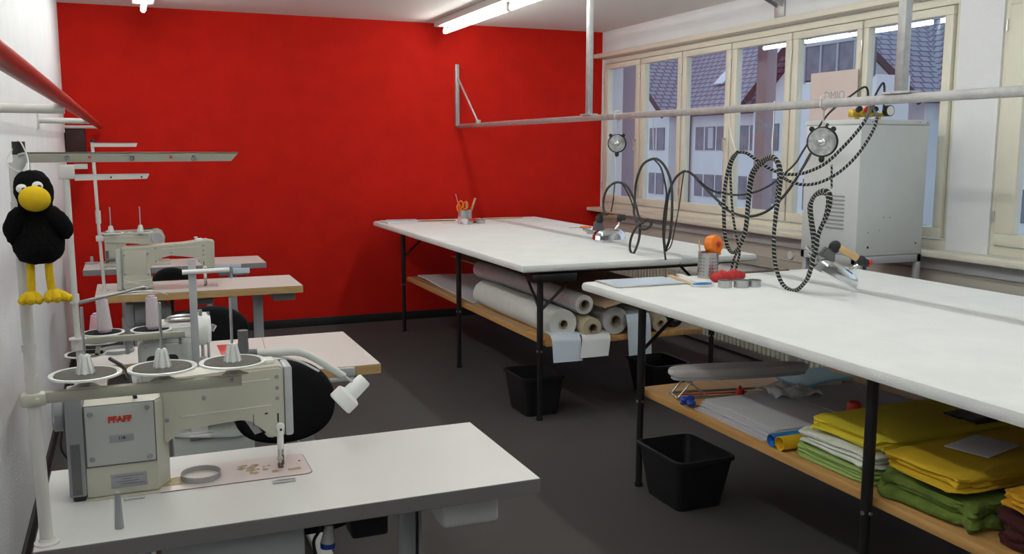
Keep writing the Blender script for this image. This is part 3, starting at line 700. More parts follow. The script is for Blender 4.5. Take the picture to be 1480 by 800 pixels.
# ------------------------------------------------------------------ irons (length along +X, tip at +X)
def iron(label, loc, rot, redtip, sc=(1, 1, 1)):
    t = thing('steam_iron', label, 'iron', (0, 0, 0))
    def outline(k, z, n=20):
        L, Wd = .105*k, .050*k; pts = []
        for i in range(n+1):
            u = i/n; x = -L + 2*L*u; w = Wd*min(1, (1-u**2.2)**.62)*(.86+.14*min(1, u*6)); pts.append((x, w, z))
        return pts + [(p[0], -p[1], z) for p in pts[::-1][1:-1]] + [(pts[0][0], -pts[0][1], z)]
    lv = [(1.0, 0), (1.0, .010), (.985, .013), (.97, .030), (.86, .050), (.66, .063), (.40, .068)]
    g = G(); rings = [[g.bm.verts.new(p) for p in outline(k, z)] for k, z in lv]
    for A, B in zip(rings[1:], rings[2:]):
        for i in range(len(A)): g.bm.faces.new((A[i], A[(i+1) % len(A)], B[(i+1) % len(B)], B[i]))
    g.bm.faces.new(rings[-1]); g.bm.faces.new(rings[1])
    for v in rings[0]: g.bm.verts.remove(v)
    put('body', g, 'chrome', t, ang=50)
    g = G(); A = [g.bm.verts.new(p) for p in outline(1.02, 0)]; B = [g.bm.verts.new(p) for p in outline(1.02, .009)]
    g.bm.faces.new(A); g.bm.faces.new(B[::-1])
    for i in range(len(A)): g.bm.faces.new((A[i], A[(i+1) % len(A)], B[(i+1) % len(B)], B[i]))
    put('soleplate', g, 'chrome', t)
    h = put('handle', G().cyl((-.050, 0, .128), (.040, 0, .128), .0165, .0155, n=20), 'lightwood' if redtip else 'brownwood', t)
    put('handle_end', G().ball((-.068, 0, .122), (.026, .021, .030), 16, 10).box(-.088, -.054, -.016, .016, .062, .125, .008), 'black', h)
    put('handle_end', G().ball((.058, 0, .126), (.024, .020, .022), 16, 10).cyl((.055, 0, .128), (.092, 0, .128), .017, n=18), 'black', h)
    if redtip: put('steam_button', G().ball((.094, 0, .134), (.011, .018, .018), 14, 10), 'redp', h)
    put('support', G().tube([(.058, 0, .112), (.050, 0, .088), (.030, 0, .064)], .007, 8), 'chrome', t)
    put('heat_shield', G().prism([(-.11, .060), (-.035, .060), (-.055, .098), (-.10, .105)], -.022, .022, 'Y', .004), 'dgrey', t)
    put('inlet', G().cyl((-.11, .0, .05), (-.155, .0, .062), .010, n=14).cyl((-.15, 0, .06), (-.175, 0, .068), .007, n=12).cyl((-.10, .02, .04), (-.145, .022, .045), .006, n=12), 'steel', t)
    t.location = loc; t.rotation_euler = rot; t.scale = sc; return t
iron('steam iron with brown handle resting on the far cutting table', (3.02, 5.55, TT+.001), (0, 0, -.30), False, (1.08, 1.25, 1.25))
iron('chrome steam iron with wooden handle and red button hanging tilted over the near table', (2.80, 3.13, .990), (0, .50, -.50), True)

# ------------------------------------------------------------------ spring balancers on the rail
def balancer(label, x, y, z, r, face, m='steel'):
    t = thing('spring_balancer', label, 'balancer', (x, y, z))
    d = Vector(face).normalized(); c = Vector((x, y, z))
    put('drum', G().lathe([(0, -.016), (r*.9, -.016), (r, -.010), (r, .008), (r*.94, .012), (r*.9, .010), (r*.35, .010), (r*.3, .013), (0, .013)], c, d, n=40), 'dial', t)
    sx = basis(d)[0]
    put('casing_frame', G().lathe([(r, -.012), (r+.006, -.008), (r+.006, .008), (r, .012)], c - d*.002, d, n=40, closed=True)
        .cyl(c + Vector((0, 0, r*.92)) + sx*r*.75, c + Vector((0, 0, r*.92)) + sx*r*.75 + d*.016, .011, n=12).cyl(c + Vector((0, 0, r*.92)) - sx*r*.75, c + Vector((0, 0, r*.92)) - sx*r*.75 + d*.016, .011, n=12), 'black', t)
    put('hub', G().lathe([(0, .016), (.014, .018), (.014, .022), (.008, .026), (0, .026)], c, d, n=24), 'chrome', t)
    put('cord_stop', G().ball(c + Vector((0, 0, -r-.014)), (.013, .013, .016), 14, 10), 'black', t)
    put('hook', G().tube([c + Vector((0, 0, r)), c + Vector((0, 0, r+.03)), (x, y, 1.722)], .0035, 8, 0).tube([(x-.02, y, 1.745), (x-.021, y, 1.768), (x, y, 1.776), (x+.021, y, 1.768), (x+.021, y, 1.73), (x, y, 1.715), (x-.021, y, 1.73), (x-.02, y, 1.745)], .003, 6, 3), 'string', t)
    return t
balancer('small round spring balancer hanging above the iron on the far table', 2.80, 5.075, 1.578, .052, (-.55, -.85, 0))
balancer('larger grey round spring balancer hanging above the tilted iron', 2.80, 3.24, 1.578, .060, (-.75, -.66, 0))
C1 = [on(0, 2.80, *p) for p in ((889, 226), (890, 240), (890, 262), (888, 285), (880, 310))]
tag(put('balancer_cord', G().tube(C1[:1] + [C1[1], C1[2], C1[3]], .003, 6), 'string'), 'white cord from the small balancer down to the far iron', 'cord')
tag(put('balancer_cord', G().tube([on(0, 2.80, *p) for p in ((1202, 238), (1202, 255), (1202, 272))], .0045, 8), 'hose'), 'short black and white cord below the larger balancer', 'cord')

# ------------------------------------------------------------------ hoses, each at its own distance from the windows
def z2(p): return (820+p[0]/3.636, 200+p[1]/3.636)
def z3(p): return (1040+p[0]/2.4242, 100+p[1]/2.4242)
def hose(label, pts, r, m, x=2.80, wig=.012, cat='hose', name='hose', x2=None, xs=None):
    P = []
    for i, p in enumerate(pts):
        xx = x if x2 is None else x+(x2-x)*i/(len(pts)-1)
        if xs and i >= len(pts)-len(xs): xx = xs[i-len(pts)]
        P.append(on(0, xx + wig*math.sin(i*1.3), *p))
    return tag(put(name, G().tube(P, r, 10, 7), m), label, cat)
hose('black hose looping up from the far iron and down to its first low loop', [z2(p) for p in ((205, 400), (190, 370), (192, 310), (215, 258), (260, 230), (312, 250), (348, 315), (368, 385), (381, 450), (376, 530), (348, 603), (329, 580), (336, 520), (368, 462), (400, 478), (435, 462), (440, 435), (415, 425), (385, 445), (352, 400), (354, 320), (362, 230), (395, 140), (455, 106), (500, 130), (535, 195), (549, 270), (549, 400), (538, 520), (516, 590))], .0075, 'hose_thin')
hose('thin black cable beside the hose over the far iron', [z2(p) for p in ((230, 385), (243, 310), (250, 240), (270, 228), (300, 255), (340, 340), (362, 440), (375, 460))], .0045, 'hose_thin', x=2.81)
hose('thin black cable running down inside the tall second loop', [z2(p) for p in ((455, 108), (490, 150), (510, 220), (521, 300), (508, 400), (503, 500), (512, 600), (516, 635))], .0055, 'hose_thin', x=2.82)
hose('long black hose sagging from the tall loop past the windows to the cabinet', [z2(p) for p in ((518, 590), (508, 520), (518, 400), (530, 300), (560, 220), (595, 182), (628, 172), (665, 195), (720, 255), (790, 325), (840, 365))] + [z3(p) for p in ((0, 470), (40, 500), (100, 515), (160, 500), (210, 460), (255, 405), (285, 355), (300, 330), (325, 285), (355, 235), (380, 190))], .0075, 'hose_thin', x=2.84, x2=3.40, wig=.006)
hose('upper thin black cable sagging past the windows to the cabinet', [z2(p) for p in ((690, 220), (740, 262), (800, 288))] + [z3(p) for p in ((0, 430), (50, 440), (110, 434), (170, 410), (220, 372), (265, 330), (290, 290), (303, 270), (335, 222), (368, 172), (400, 138), (450, 100), (505, 63), (520, 80), (515, 125))], .0055, 'hose_thin', x=2.86, x2=3.60, wig=.006)
hose('black and white braided hose curving up to the valves on the cabinet', [z3(p) for p in ((62, 290), (95, 294), (140, 325), (190, 355), (240, 368), (300, 362), (370, 330), (430, 275), (480, 220), (515, 170), (528, 128))], .0085, 'hose', x=2.95, x2=3.52, wig=.0, xs=(3.74,))
hose('lower braided hose curving up to the gauge on the cabinet', [z3(p) for p in ((215, 372), (240, 390), (290, 404), (345, 398), (405, 370), (460, 325), (505, 270), (540, 210), (552, 165), (545, 150), (535, 132))], .0075, 'hose', x=2.95, x2=3.48, wig=.0, xs=(3.62, 3.76))
hose('black and white braided hose hanging in a deep loop behind the orange dispenser', [z3(p) for p in ((64, 290), (42, 315), (26, 370), (16, 440), (15, 510), (19, 580), (33, 630), (52, 640), (75, 610), (92, 545), (100, 450), (112, 365), (150, 318), (185, 305), (208, 330), (215, 375), (210, 430), (198, 510), (190, 590), (195, 680), (220, 750), (262, 775), (303, 740), (322, 690), (334, 610), (322, 520), (320, 470), (338, 438), (368, 424), (388, 442), (380, 500), (352, 562), (340, 610), (336, 650))], .0092, 'hose', x=2.70, x2=2.71)
hose('second braided cable following the deep loop down to the tilted iron', [z3(p) for p in ((62, 292), (40, 340), (40, 420), (48, 520), (62, 600), (70, 640), (60, 690), (48, 735))], .006, 'hose', x=2.73)
hose('braided cable running beside the deep loops to the tilted iron', [z3(p) for p in ((38, 735), (48, 670), (72, 620), (95, 560), (106, 460), (120, 370), (155, 326), (185, 315), (202, 335), (206, 380), (200, 450), (191, 540), (188, 640), (208, 735), (245, 772), (290, 757), (315, 700), (327, 620), (318, 540), (313, 480), (330, 448), (362, 436), (378, 452), (370, 510), (345, 580), (345, 620))], .006, 'hose', x=2.725)
hose('white string tied from the rail to the hose beside the fourth pane', [(1055, 153), (1054, 180), (1058, 200), (1063, 219)], .0022, 'string', wig=0, x2=2.71, cat='string', name='string')
hose('white string tied from the rail to the top of the sagging hose', [(985, 158), (986, 190), (990, 220), (992, 247)], .0022, 'string', wig=0, cat='string', name='string')
hose('white string tied from the rail to the top of the tall loop', [(944, 161), (944, 200), (945, 229)], .0022, 'string', wig=0, cat='string', name='string')
hose('white string tied from the rail to the braided loop', [(1119, 146), (1118, 180), (1116, 205), (1116, 226)], .0022, 'string', wig=0, x2=2.71, cat='string', name='string')
hose('thin black cord running down from the sagging hose loop', [z2(p) for p in ((612, 175), (600, 260), (585, 370), (565, 470), (545, 560), (520, 592))], .0035, 'hose_thin', x=2.85, cat='cable', name='cable')

# ------------------------------------------------------------------ cabinet with the valves
t = thing('steam_cabinet', 'tall light grey metal cabinet on a stand before the right windows', 'cabinet', (3.85, 4.11, 0))
x0, x1, y0, y1, zb, zt = 3.625, 4.10, 3.895, 4.335, .968, 1.705
put('body', G().box(x0, x1, y0, y1, zb, zt-.028, .004), 'cabinet', t)
put('lid', G().box(x0-.004, x1+.004, y0-.004, y1+.004, zt-.027, zt, .004), 'cabinet', t)
put('screw', G().cyl((x0+.07, y0-.003, zt-.013), (x0+.07, y0-.006, zt-.013), .004, n=8).cyl((x1-.07, y0-.003, zt-.013), (x1-.07, y0-.006, zt-.013), .004, n=8).cyl((x1-.02, y0-.003, zt-.013), (x1-.02, y0-.006, zt-.013), .004, n=8), 'mgrey', t)
g = G()
for k in range(9): g.box(x0-.003, x0, y0+.10, y0+.24, zb+.14+k*.022, zb+.149+k*.022)
put('vent', g, 'mgrey', t)
g = G()
for px, py, rr in ((1254, 357.5, .007), (1323, 351, .005), (1254.5, 336, .003), (1271, 333, .0025), (1277, 314, .003), (1286, 314, .003)):
    p = on(1, y0, px, py); g.cyl(p, p + Vector((0, -.001, 0)), rr, n=12)
put('bolt_hole', g, 'darkhole', t)
put('stand_rail', G().box(x0, x1, y0, y0+.03, zb-.045, zb-.002, .002).box(x0, x1, y1-.03, y1, zb-.045, zb-.002, .002).box(x0, x0+.03, y0, y1, zb-.045, zb-.002, .002).box(x1-.03, x1, y0, y1, zb-.045, zb-.002, .002), 'lgrey', t)
for xx in (x0+.03, x1-.015):
    for yy in (y0+.015, y1-.015):
        put('leg', G().box(xx-.015, xx+.015, yy-.015, yy+.015, 0, zb-.045, .002), 'lgrey', t)
t = thing('valve_manifold', 'row of yellow brass valves with black knobs on top of the grey cabinet', 'valves', (3.76, 4.02, zt))
put('pipe', G().cyl((3.66, 4.02, zt+.03), (3.90, 4.02, zt+.03), .012, n=14).cyl((3.70, 4.02, zt), (3.70, 4.02, zt+.03), .010, n=12).cyl((3.86, 4.02, zt), (3.86, 4.02, zt+.03), .010, n=12), 'brass', t)
for xx in (3.70, 3.755, 3.81):
    xx -= .03
    v = put('valve', G().box(xx-.014, xx+.014, 4.0, 4.04, zt+.015, zt+.055, .006).cyl((xx, 4.0, zt+.04), (xx-.01, 3.965, zt+.055), .010, n=12), 'brass', t)
    put('knob', G().cyl((xx-.01, 3.968, zt+.050), (xx-.016, 3.945, zt+.058), .015, n=14), 'black' if abs(xx-3.725) > .01 else 'redp', v)
gg = put('gauge', G().cyl((3.875, 3.985, zt+.05), (3.875, 3.955, zt+.05), .030, n=24), 'black', t)
put('gauge_face', G().cyl((3.875, 3.955, zt+.05), (3.875, 3.953, zt+.05), .025, n=24), 'whiteplastic', gg)
tag(put('hose', G().tube([(3.80, 4.0, zt+.05), (3.80, 4.0, zt+.12), (3.845, 3.99, zt+.20), (3.86, 3.99, zt+.14), (3.84, 3.97, zt+.05)], .006, 8), 'hose_thin'), 'small black hose loop standing up over the gauge', 'hose')
t = thing('poster', 'pale pink poster leaning in the window above the grey cabinet', 'poster', (4.235, 4.8, 1.60))
put('sheet', G().box(4.228, 4.231, 4.60, 5.03, 1.60, 2.04), 'poster', t)
text('DMIO', .075, Matrix.Translation((4.2275, 4.80, 1.885)) @ Matrix(((0, 0, -1, 0), (-1, 0, 0, 0), (0, 1, 0, 0), (0, 0, 0, 1))), 'label', t)
children(t)[-1].data.materials[0] = M['paper'] if False else mat('faint_lettering', (.68, .56, .53), .7)

# ------------------------------------------------------------------ radiators
def radiator(label, ya, yb):
    xr0, xr1, z0_, z1_ = 4.115, 4.205, .10, .56
    t = thing('radiator', label, 'radiator', (4.16, (ya+yb)/2, 0), 'cream column radiators under the windows')
    n = int((yb-ya)/.05); f = G()
    for k in range(n):
        y = ya + .025 + k*.05
        f.cyl((xr0+.016, y, z0_), (xr0+.016, y, z1_), .0145, n=12).cyl((xr1-.016, y+.0, z0_), (xr1-.016, y, z1_), .0145, n=12).box(xr0+.004, xr1-.004, y-.012, y+.012, z1_-.05, z1_, .008).box(xr0+.004, xr1-.004, y-.012, y+.012, z0_, z0_+.05, .008)
    put('columns', f, 'radiator', t)
    put('header', G().cyl((4.16, ya+.01, z0_+.05), (4.16, yb-.01, z0_+.05), .018).cyl((4.16, ya+.01, z1_-.05), (4.16, yb-.01, z1_-.05), .018), 'radiator', t)
    for y in (ya+.1, yb-.1): put('foot', G().box(4.14, 4.18, y-.02, y+.02, 0, z0_+.02, .003), 'radiator', t)
    put('end_plate', G().box(xr0+.002, xr1-.002, yb-.004, yb+.03, z0_+.02, z1_-.01, .004), 'lgrey', t)
    return t
radiator('long cream column radiator under the windows beside the far table', 5.0, 7.55)
radiator('cream column radiator under the windows beside the near table', 2.6, 4.88)

# ================================================================== THINGS ON THE SHELF OF THE NEAR TABLE
SH = .4525
def folded(name, label, x0, x1, y0, y1, z0, z1, layers, m, seed=0, wob=.006, cat='fabric', bulge=.012, skew=0., sag=.0, group='folded fabrics on the shelf of the near table', note=None):
    """a folded length of cloth: rounded plan, soft top, side pulled in between the layers"""
    g = G(); n = 96; per = 6; rows = []
    cx, cy, hx, hy = (x0+x1)/2, (y0+y1)/2, (x1-x0)/2, (y1-y0)/2
    def plan(a, k):
        c, s = math.cos(a), math.sin(a); e = .22
        return (math.copysign(abs(c)**e, c)*hx*k, math.copysign(abs(s)**e, s)*hy*k)
    N_ = layers*per
    for j in range(N_+1):
        t = j/N_; ph = (j % per)/per
        groove = abs(math.sin(PI*(j/per)))**.45
        ins = bulge*(1-groove) + (.004 if j in (0, N_) else 0)
        row = []
        for i in range(n):
            a = 2*PI*i/n
            q = noise.noise(Vector((math.cos(a)*2.2+seed, math.sin(a)*2.2, (j//per)*.8)))
            dx, dy = plan(a, 1.)
            L = math.hypot(dx, dy); f = 1 - ins/max(L, .05) + wob*q*3/max(L, .05) - .02*((j//per) % 2)*(1 if math.cos(a) < 0 else 0)
            zz = z0 + (z1-z0)*t + (wob*.8*noise.noise(Vector((dx*9+seed, dy*9, t*2))) if 0 < j < N_ else 0)
            zz -= sag*t*(math.hypot(dx/hx, dy/hy)-.9); f += wob*.9*noise.noise(Vector((dx*38+seed, dy*38, t*9)))/max(L, .05)
            row.append(g.bm.verts.new((cx+dx*f+skew*dy, cy+dy*f, max(zz, z0+.0004) if j else z0)))
        rows.append(row)
    for A, B in zip(rows, rows[1:]):
        for i in range(n): g.bm.faces.new((A[i], A[(i+1) % n], B[(i+1) % n], B[i]))
    prev = rows[-1]
    for k in (.93, .8, .6, .35, .12):
        cur = []
        for v in rows[-1]:
            dx, dy = (v.co.x-cx)*k, (v.co.y-cy)*k
            cur.append(g.bm.verts.new((cx+dx, cy+dy, z1 + .004 + wob*1.2*noise.noise(Vector((dx*7+seed, dy*7, 3))) + wob*.35*noise.noise(Vector((dx*24+seed, dy*24, 8))))))
        for i in range(n): g.bm.faces.new((prev[i], prev[(i+1) % n], cur[(i+1) % n], cur[i]))
        prev = cur
    g.bm.faces.new(prev); g.bm.faces.new(rows[0][::-1])
    return tag(put(name, g, m, ang=60), label, cat, group)
folded('folded_fabric', 'light green striped cloth at the bottom of the left fabric pile', 2.185, 2.72, 2.225, 2.615, SH+.001, .500, 4, 'stripefab', 1, .005, bulge=.007)
folded('folded_fabric', 'white patterned cloth between the green and the lemon yellow cloth', 2.18, 2.74, 2.22, 2.60, .507, .556, 3, 'whitefab', 5, .009)
folded('folded_fabric', 'lemon yellow cloth on top of the white patterned one', 2.20, 2.86, 2.215, 2.56, .570, .606, 2, 'yellowfab', 9, .010)
folded('folded_fabric', 'thick moss green velour under the golden yellow cloth', 2.17, 2.68, 1.815, 2.195, SH+.001, .530, 2, 'greenfab', 13, .017, bulge=.018)
folded('folded_fabric', 'golden yellow cloth on top of the moss green velour', 2.175, 2.95, 1.86, 2.175, .556, .604, 3, 'amberfab', 17, .011)
folded('folded_fabric', 'dark wine red cloth at the right end of the shelf', 2.20, 2.75, 1.30, 1.785, SH+.001, .545, 3, 'winefab', 21, .010)
folded('folded_fabric', 'orange yellow cloth on top of the dark wine red one', 2.19, 2.75, 1.35, 1.765, .568, .615, 3, 'orangefab', 25, .008)
slab('paper_note', 'grey paper note lying on the golden yellow cloth', 'paper', 2.46, 2.045, .20, .14, .003, .25, 'paper', .617)
g = G().grid(lambda u, v: Vector((2.66+.2*u, 2.24+.14*v, .617+.012*abs(noise.noise(Vector((u*4, v*4, 2)))))), 12, 10, .008)
tag(put('dark_bag', g, 'black'), 'dark crumpled plastic bag behind the golden yellow cloth', 'bag')
g = G(); random.seed(21)
for k in range(7):
    zz = SH + .0008 + k*.0058; T = Matrix.Translation((2.54 + random.uniform(-.010, .010), 3.01 + random.uniform(-.008, .008), zz)) @ Matrix.Rotation(-.02 + random.uniform(-.012, .012), 4, 'Z')
    g.box(-.36 + .006*k, .36, -.265, .21, 0, .0050, .0012, T=T)
tag(put('paper_stack', g, 'greypaper'), 'large stack of grey pattern sheets in front of the sleeve board', 'paper')
g = G().grid(lambda u, v: Vector((2.58+.42*u, 2.76+.42*v, SH+.050+.006*noise.noise(Vector((u*3, v*3, 4))))), 10, 10, .004)
tag(put('pattern_sheet', g, 'greypaper2'), 'darker grey sheet lying across the stack of pattern sheets', 'paper')
def tube_roll(name, label, y, r, m, x1=3.03):
    t = thing(name, label, 'roll', (2.6, y, SH+.001), 'coloured paper rolls on the near shelf')
    z = SH+.002+r
    put('paper', G().lathe([(r, 0), (r, x1-2.155), (r-.002, x1-2.155), (r-.002, 0)], (2.155, y, z), (1, 0, 0), n=30, closed=True), m, t)
    put('paper_inside', G().lathe([(r-.003, .01), (r-.003, .3), (r-.005, .3), (r-.005, .01)], (2.155, y, z), (1, 0, 0), n=30, closed=True), m, t)
tube_roll('paper_roll', 'blue paper roll next to the grey pattern sheets', 2.693, .024, 'bluefoil')
tube_roll('paper_roll', 'yellow paper roll between the blue roll and the fabric pile', 2.645, .026, 'yellowfoil')
t = thing('spray_cap', 'red cap of a small bottle standing behind the lemon yellow cloth', 'cap', (2.50, 2.60, .5))
t.location = (2.50, 2.66, SH+.05)
put('cap', G().lathe([(0, 0), (.026, 0), (.028, .004), (.028, .030), (.024, .040), (.012, .045), (0, .046)], (2.535, 2.685, .548), n=28), 'redp', t)
put('body', G().cyl((2.535, 2.685, .507), (2.535, 2.685, .549), .022), 'redp', t)
slab('plank', 'long pale plank lying at the back edge of the near shelf', 'plank', 3.14, 2.86, .15, .95, .03, 0, 'lightwood', SH+.001)
# sleeve board
SBX, SBY = 2.23, 3.42
t = thing('sleeve_board', 'grey padded sleeve ironing board on folding wire legs on the near shelf', 'ironing board', (0, 0, 0))
g = G(); n = 60; rows = []
def sbp(a, k, z):
    c, s = math.cos(a), math.sin(a); L = .33; w = (.075 - .025*(c+1)/2)
    return (c*L*k, math.copysign(abs(s)**.6, s)*w*k, z-SH)
for k, z in ((.93, .548), (.98, .551), (1.0, .558), (1.0, .573), (.985, .581), (.95, .585), (.6, .586)):
    rows.append([g.bm.verts.new(sbp(2*PI*i/n, k, z)) for i in range(n)])
for A, B in zip(rows, rows[1:]):
    for i in range(n): g.bm.faces.new((A[i], A[(i+1) % n], B[(i+1) % n], B[i]))
g.bm.faces.new(rows[-1]); g.bm.faces.new(rows[0][::-1]); put('pad', g, 'padgrey', t)
g = G(); A = [g.bm.verts.new(sbp(2*PI*i/n, .96, .536)) for i in range(n)]; B = [g.bm.verts.new(sbp(2*PI*i/n, .96, .5475)) for i in range(n)]
g.bm.faces.new(A[::-1]); g.bm.faces.new(B)
for i in range(n): g.bm.faces.new((A[i], A[(i+1) % n], B[(i+1) % n], B[i]))
put('board', g, 'lgrey', t)
for yy in (-.045, .040):
    put('leg', G().tube([(-.235, yy, .085), (-.305, yy-.01, .010)], .0045, 8, 0), 'steel', t)
    put('leg', G().tube([(-.265, yy, .085), (-.17, yy, .012)], .0045, 8, 0), 'steel', t)
put('base_frame', G().tube([(-.31, -.055, .008), (-.31, .045, .008), (.17, .045, .010), (.20, .03, .012), (.20, -.04, .012), (.17, -.055, .010), (-.31, -.055, .008)], .006, 8, 0), 'steel', t)
put('cover_clip', G().box(-.29, .02, -.048, -.041, .018, .024, .002), 'redfabric', t)
t.location = (2.50, 3.365, SH); t.rotation_euler.z = -.215
g = G(); random.seed(5)
for k in range(8):
    p = Vector((2.155+random.uniform(0, .035), 3.25+random.uniform(0, .04), SH+.016+random.uniform(0, .02))); g.ball(p, (.022, .016, .013), 10, 6)
tag(put('blue_clamp', g, 'blue'), 'blue crumpled cord bundle below the front leg of the sleeve board', 'cord')
tag(put('blue_strap', G().tube([(2.24, 3.22, SH+.013), (2.27, 3.25, SH+.022), (2.30, 3.23, SH+.014), (2.33, 3.26, SH+.02), (2.37, 3.24, SH+.014), (2.42, 3.25, SH+.012)], .010, 8), 'blue'), 'blue strap lying between the sleeve board and the grey sheets', 'strap')
tag(put('weight', G().cyl((2.46, 3.30, SH+.012), (2.46, 3.30, SH+.042), .018).cyl((2.46, 3.30, SH+.042), (2.46, 3.30, SH+.058), .006), 'redp'), 'small dark red weight under the sleeve board', 'weight')
def film(u, v): 
    r = .5+.5*math.sin(PI*u)
    return Vector((2.50+.22*u, 3.10+.16*v-.04*u, SH+.047+.036*abs(noise.noise(Vector((u*3.1, v*3.1, 7))))+.02*r*math.sin(PI*v)))
tag(put('plastic_film', G().grid(film, 26, 20, .002), 'clear'), 'crumpled clear plastic film between the grey sheets and the blue folder', 'film')
g = G().grid(lambda u, v: Vector((2.715+.33*u+.04*v, 3.19+.05*u+.24*v, SH+.048+.010*math.sin(PI*u)+.004*math.cos(4*v))), 16, 10, .010)
tag(put('folder', g, 'folder'), 'light blue bent plastic folder at the back of the near shelf', 'folder')

# ------------------------------------------------------------------ bins
def bin_(label, xa, xb, ya, yb, h=.235, tx=.03, ty=.045, m='black'):
    t = thing('waste_bin', label, 'bin', ((xa+xb)/2, (ya+yb)/2, 0), 'black rectangular plastic bins under the tables')
    cx, cy = (xa+xb)/2, (ya+yb)/2; hx, hy = (xb-xa)/2, (yb-ya)/2; g = G(); n = 48
    def ring(k0, k1, z, r=.22):
        L = []
        for i in range(n):
            a = 2*PI*i/n; c, s = math.cos(a), math.sin(a)
            L.append(g.bm.verts.new((cx+math.copysign(abs(c)**r, c)*(hx+k0), cy+math.copysign(abs(s)**r, s)*(hy+k1), z)))
        return L
    w = .004
    seq = [ring(-tx, -ty, .0), ring(0, 0, h-.018), ring(w*2.2, w*2.2, h-.017), ring(w*2.2, w*2.2, h-.002), ring(w, w, h), ring(-w, -w, h-.001), ring(-tx-w, -ty-w, .006)]
    for A, B in zip(seq, seq[1:]):
        for i in range(n): g.bm.faces.new((A[i], A[(i+1) % n], B[(i+1) % n], B[i]))
    g.bm.faces.new(seq[0][::-1]); g.bm.faces.new(seq[-1])
    put('tub', g, m, t)
    return t
b2 = bin_('black plastic bin beside the front leg of the near table', 2.085, 2.37, 3.19, 3.55)
bin_('black plastic bin under the far table behind its corner leg', 2.045, 2.31, 4.755, 5.08, ty=.03)
bin_('black plastic bin standing behind the near table leg on the carpet', 2.93, 3.20, 4.80, 5.15, .22)
g = G()
for k in range(7): g.ball((2.23+random.uniform(-.03, .03), 3.36+random.uniform(-.03, .03), .10+random.uniform(0, .03)), (.03, .025, .02), 9, 6)
g.cyl((2.2, 3.36, .012), (2.26, 3.36, .10), .03)
tag(put('crumpled_paper', g, 'bluepaper'), 'crumpled scrap of paper inside the bin beside the near table leg', 'paper')

# ================================================================== SEWING TABLES
def sewing_table(label, x0, x1, y0, y1, top, edge, notch=None, th=.037, posts=(.10, .62), z=.75):
    t = thing('sewing_table', label, 'table', ((x0+x1)/2, (y0+y1)/2, 0))
    poly = [(x0, y0), (x1, y0), (x1, y1), (x0, y1)]
    if notch: poly = [(x0, y0), (notch[0], y0), (notch[0], notch[2]), (notch[1], notch[2]), (notch[1], y0), (x1, y0), (x1, y1), (x0, y1)]
    put('tabletop', G().prism(poly, z-th, z-.0015, 'Z', .0012), edge, t)
    pin = [(px + (.0012 if px == x0 else -.0012 if px == x1 else 0), py + (.0012 if py == y0 else -.0012 if py == y1 else 0)) for px, py in poly]
    put('laminate', G().prism(pin, z-.0015, z, 'Z'), top, t)
    ym = (y0+y1)/2 + .01
    for px in posts:
        l = put('leg', G().box(px-.028, px+.028, ym-.018, ym+.018, .30, z-th-.01, .004).box(px-.034, px+.034, ym-.024, ym+.024, .03, .38, .005), 'lgrey', t)
        put('foot', G().box(px-.03, px+.03, y0-.02, y1+.02, .012, .045, .008), 'lgrey', l)
        put('bracket', G().box(px-.03, px+.03, y0+.05, y1-.05, z-th-.012, z-th-.001, .002), 'lgrey', l)
    put('crossbar', G().box(posts[0], posts[1], ym+.02, ym+.04, .28, .34, .003), 'lgrey', t)
    put('treadle', G().box(posts[0]+.06, posts[1]-.06, y1-.25, y1-.02, .10, .112, .004), 'dgrey', t)
    return t
st1 = sewing_table('white sewing table with dark grey edge nearest the camera', -.213, .897, 1.982, 2.488, 'laminate', 'grey_edge', posts=(-.02, .64))
st2 = sewing_table('pale sewing table with wooden edge holding the overlock machine', -.205, .842, 3.315, 3.975, 'laminate_rose', 'edgewood', notch=(-.10, .215, 3.66), posts=(0., .615))
st3 = sewing_table('pale sewing table with thick wooden edge, third from the camera', -.195, .920, 5.425, 5.915, 'laminate_rose', 'edgewood', th=.042, posts=(.02, .69))
st4 = sewing_table('small pale sewing table with grey edge nearest the red wall', -.30, .872, 6.615, 7.07, 'laminate_rose', 'mgrey', posts=(-.05, .66))
# attached parts under the tables
g = G().box(.03, .335, 2.05, 2.34, .575, .711, .006); cb = put('control_box', g, 'lgrey', st1)
g = G()
for k in range(24): g.box(.05+k*.0118, .0555+k*.0118, 2.0485, 2.0502, .694, .706)
put('vent_slot', g, 'darkhole', cb)
put('switch_box', G().box(.452, .542, 2.085, 2.16, .622, .7125, .008), 'black', st1)
put('drawer', G().box(.678, .828, 2.08, 2.32, .612, .7125, .012, 3), 'whiteplastic', st1)
p = put('plug', G().cyl((.40, 2.12, .612), (.405, 2.12, .655), .017, .010, n=16), 'whiteplastic', st1)
put('plug_ring', G().cyl((.40, 2.12, .600), (.40, 2.12, .612), .018, n=16), 'blue', p)
put('cable', G().tube([(.645, 2.215, .712), (.648, 2.205, .60), (.645, 2.21, .40), (.62, 2.20, .10), (.5, 2.2, .02)], .004, 8), 'black', st1)
put('cable', G().tube([(.37, 2.10, .70), (.38, 2.10, .66), (.365, 2.11, .62), (.38, 2.10, .56), (.42, 2.12, .52)], .004, 8), 'black', st1)
put('hinge', G().box(-.045, .0, 2.205, 2.219, .7502, .753, .001).cyl((-.045, 2.212, .7535), (0, 2.212, .7535), .003, n=8), 'steel', st1)
put('hinge', G().box(.285, .340, 2.186, 2.206, .7502, .7525, .001).cyl((.287, 2.187, .753), (.338, 2.187, .753), .003, n=8), 'steel', st1)
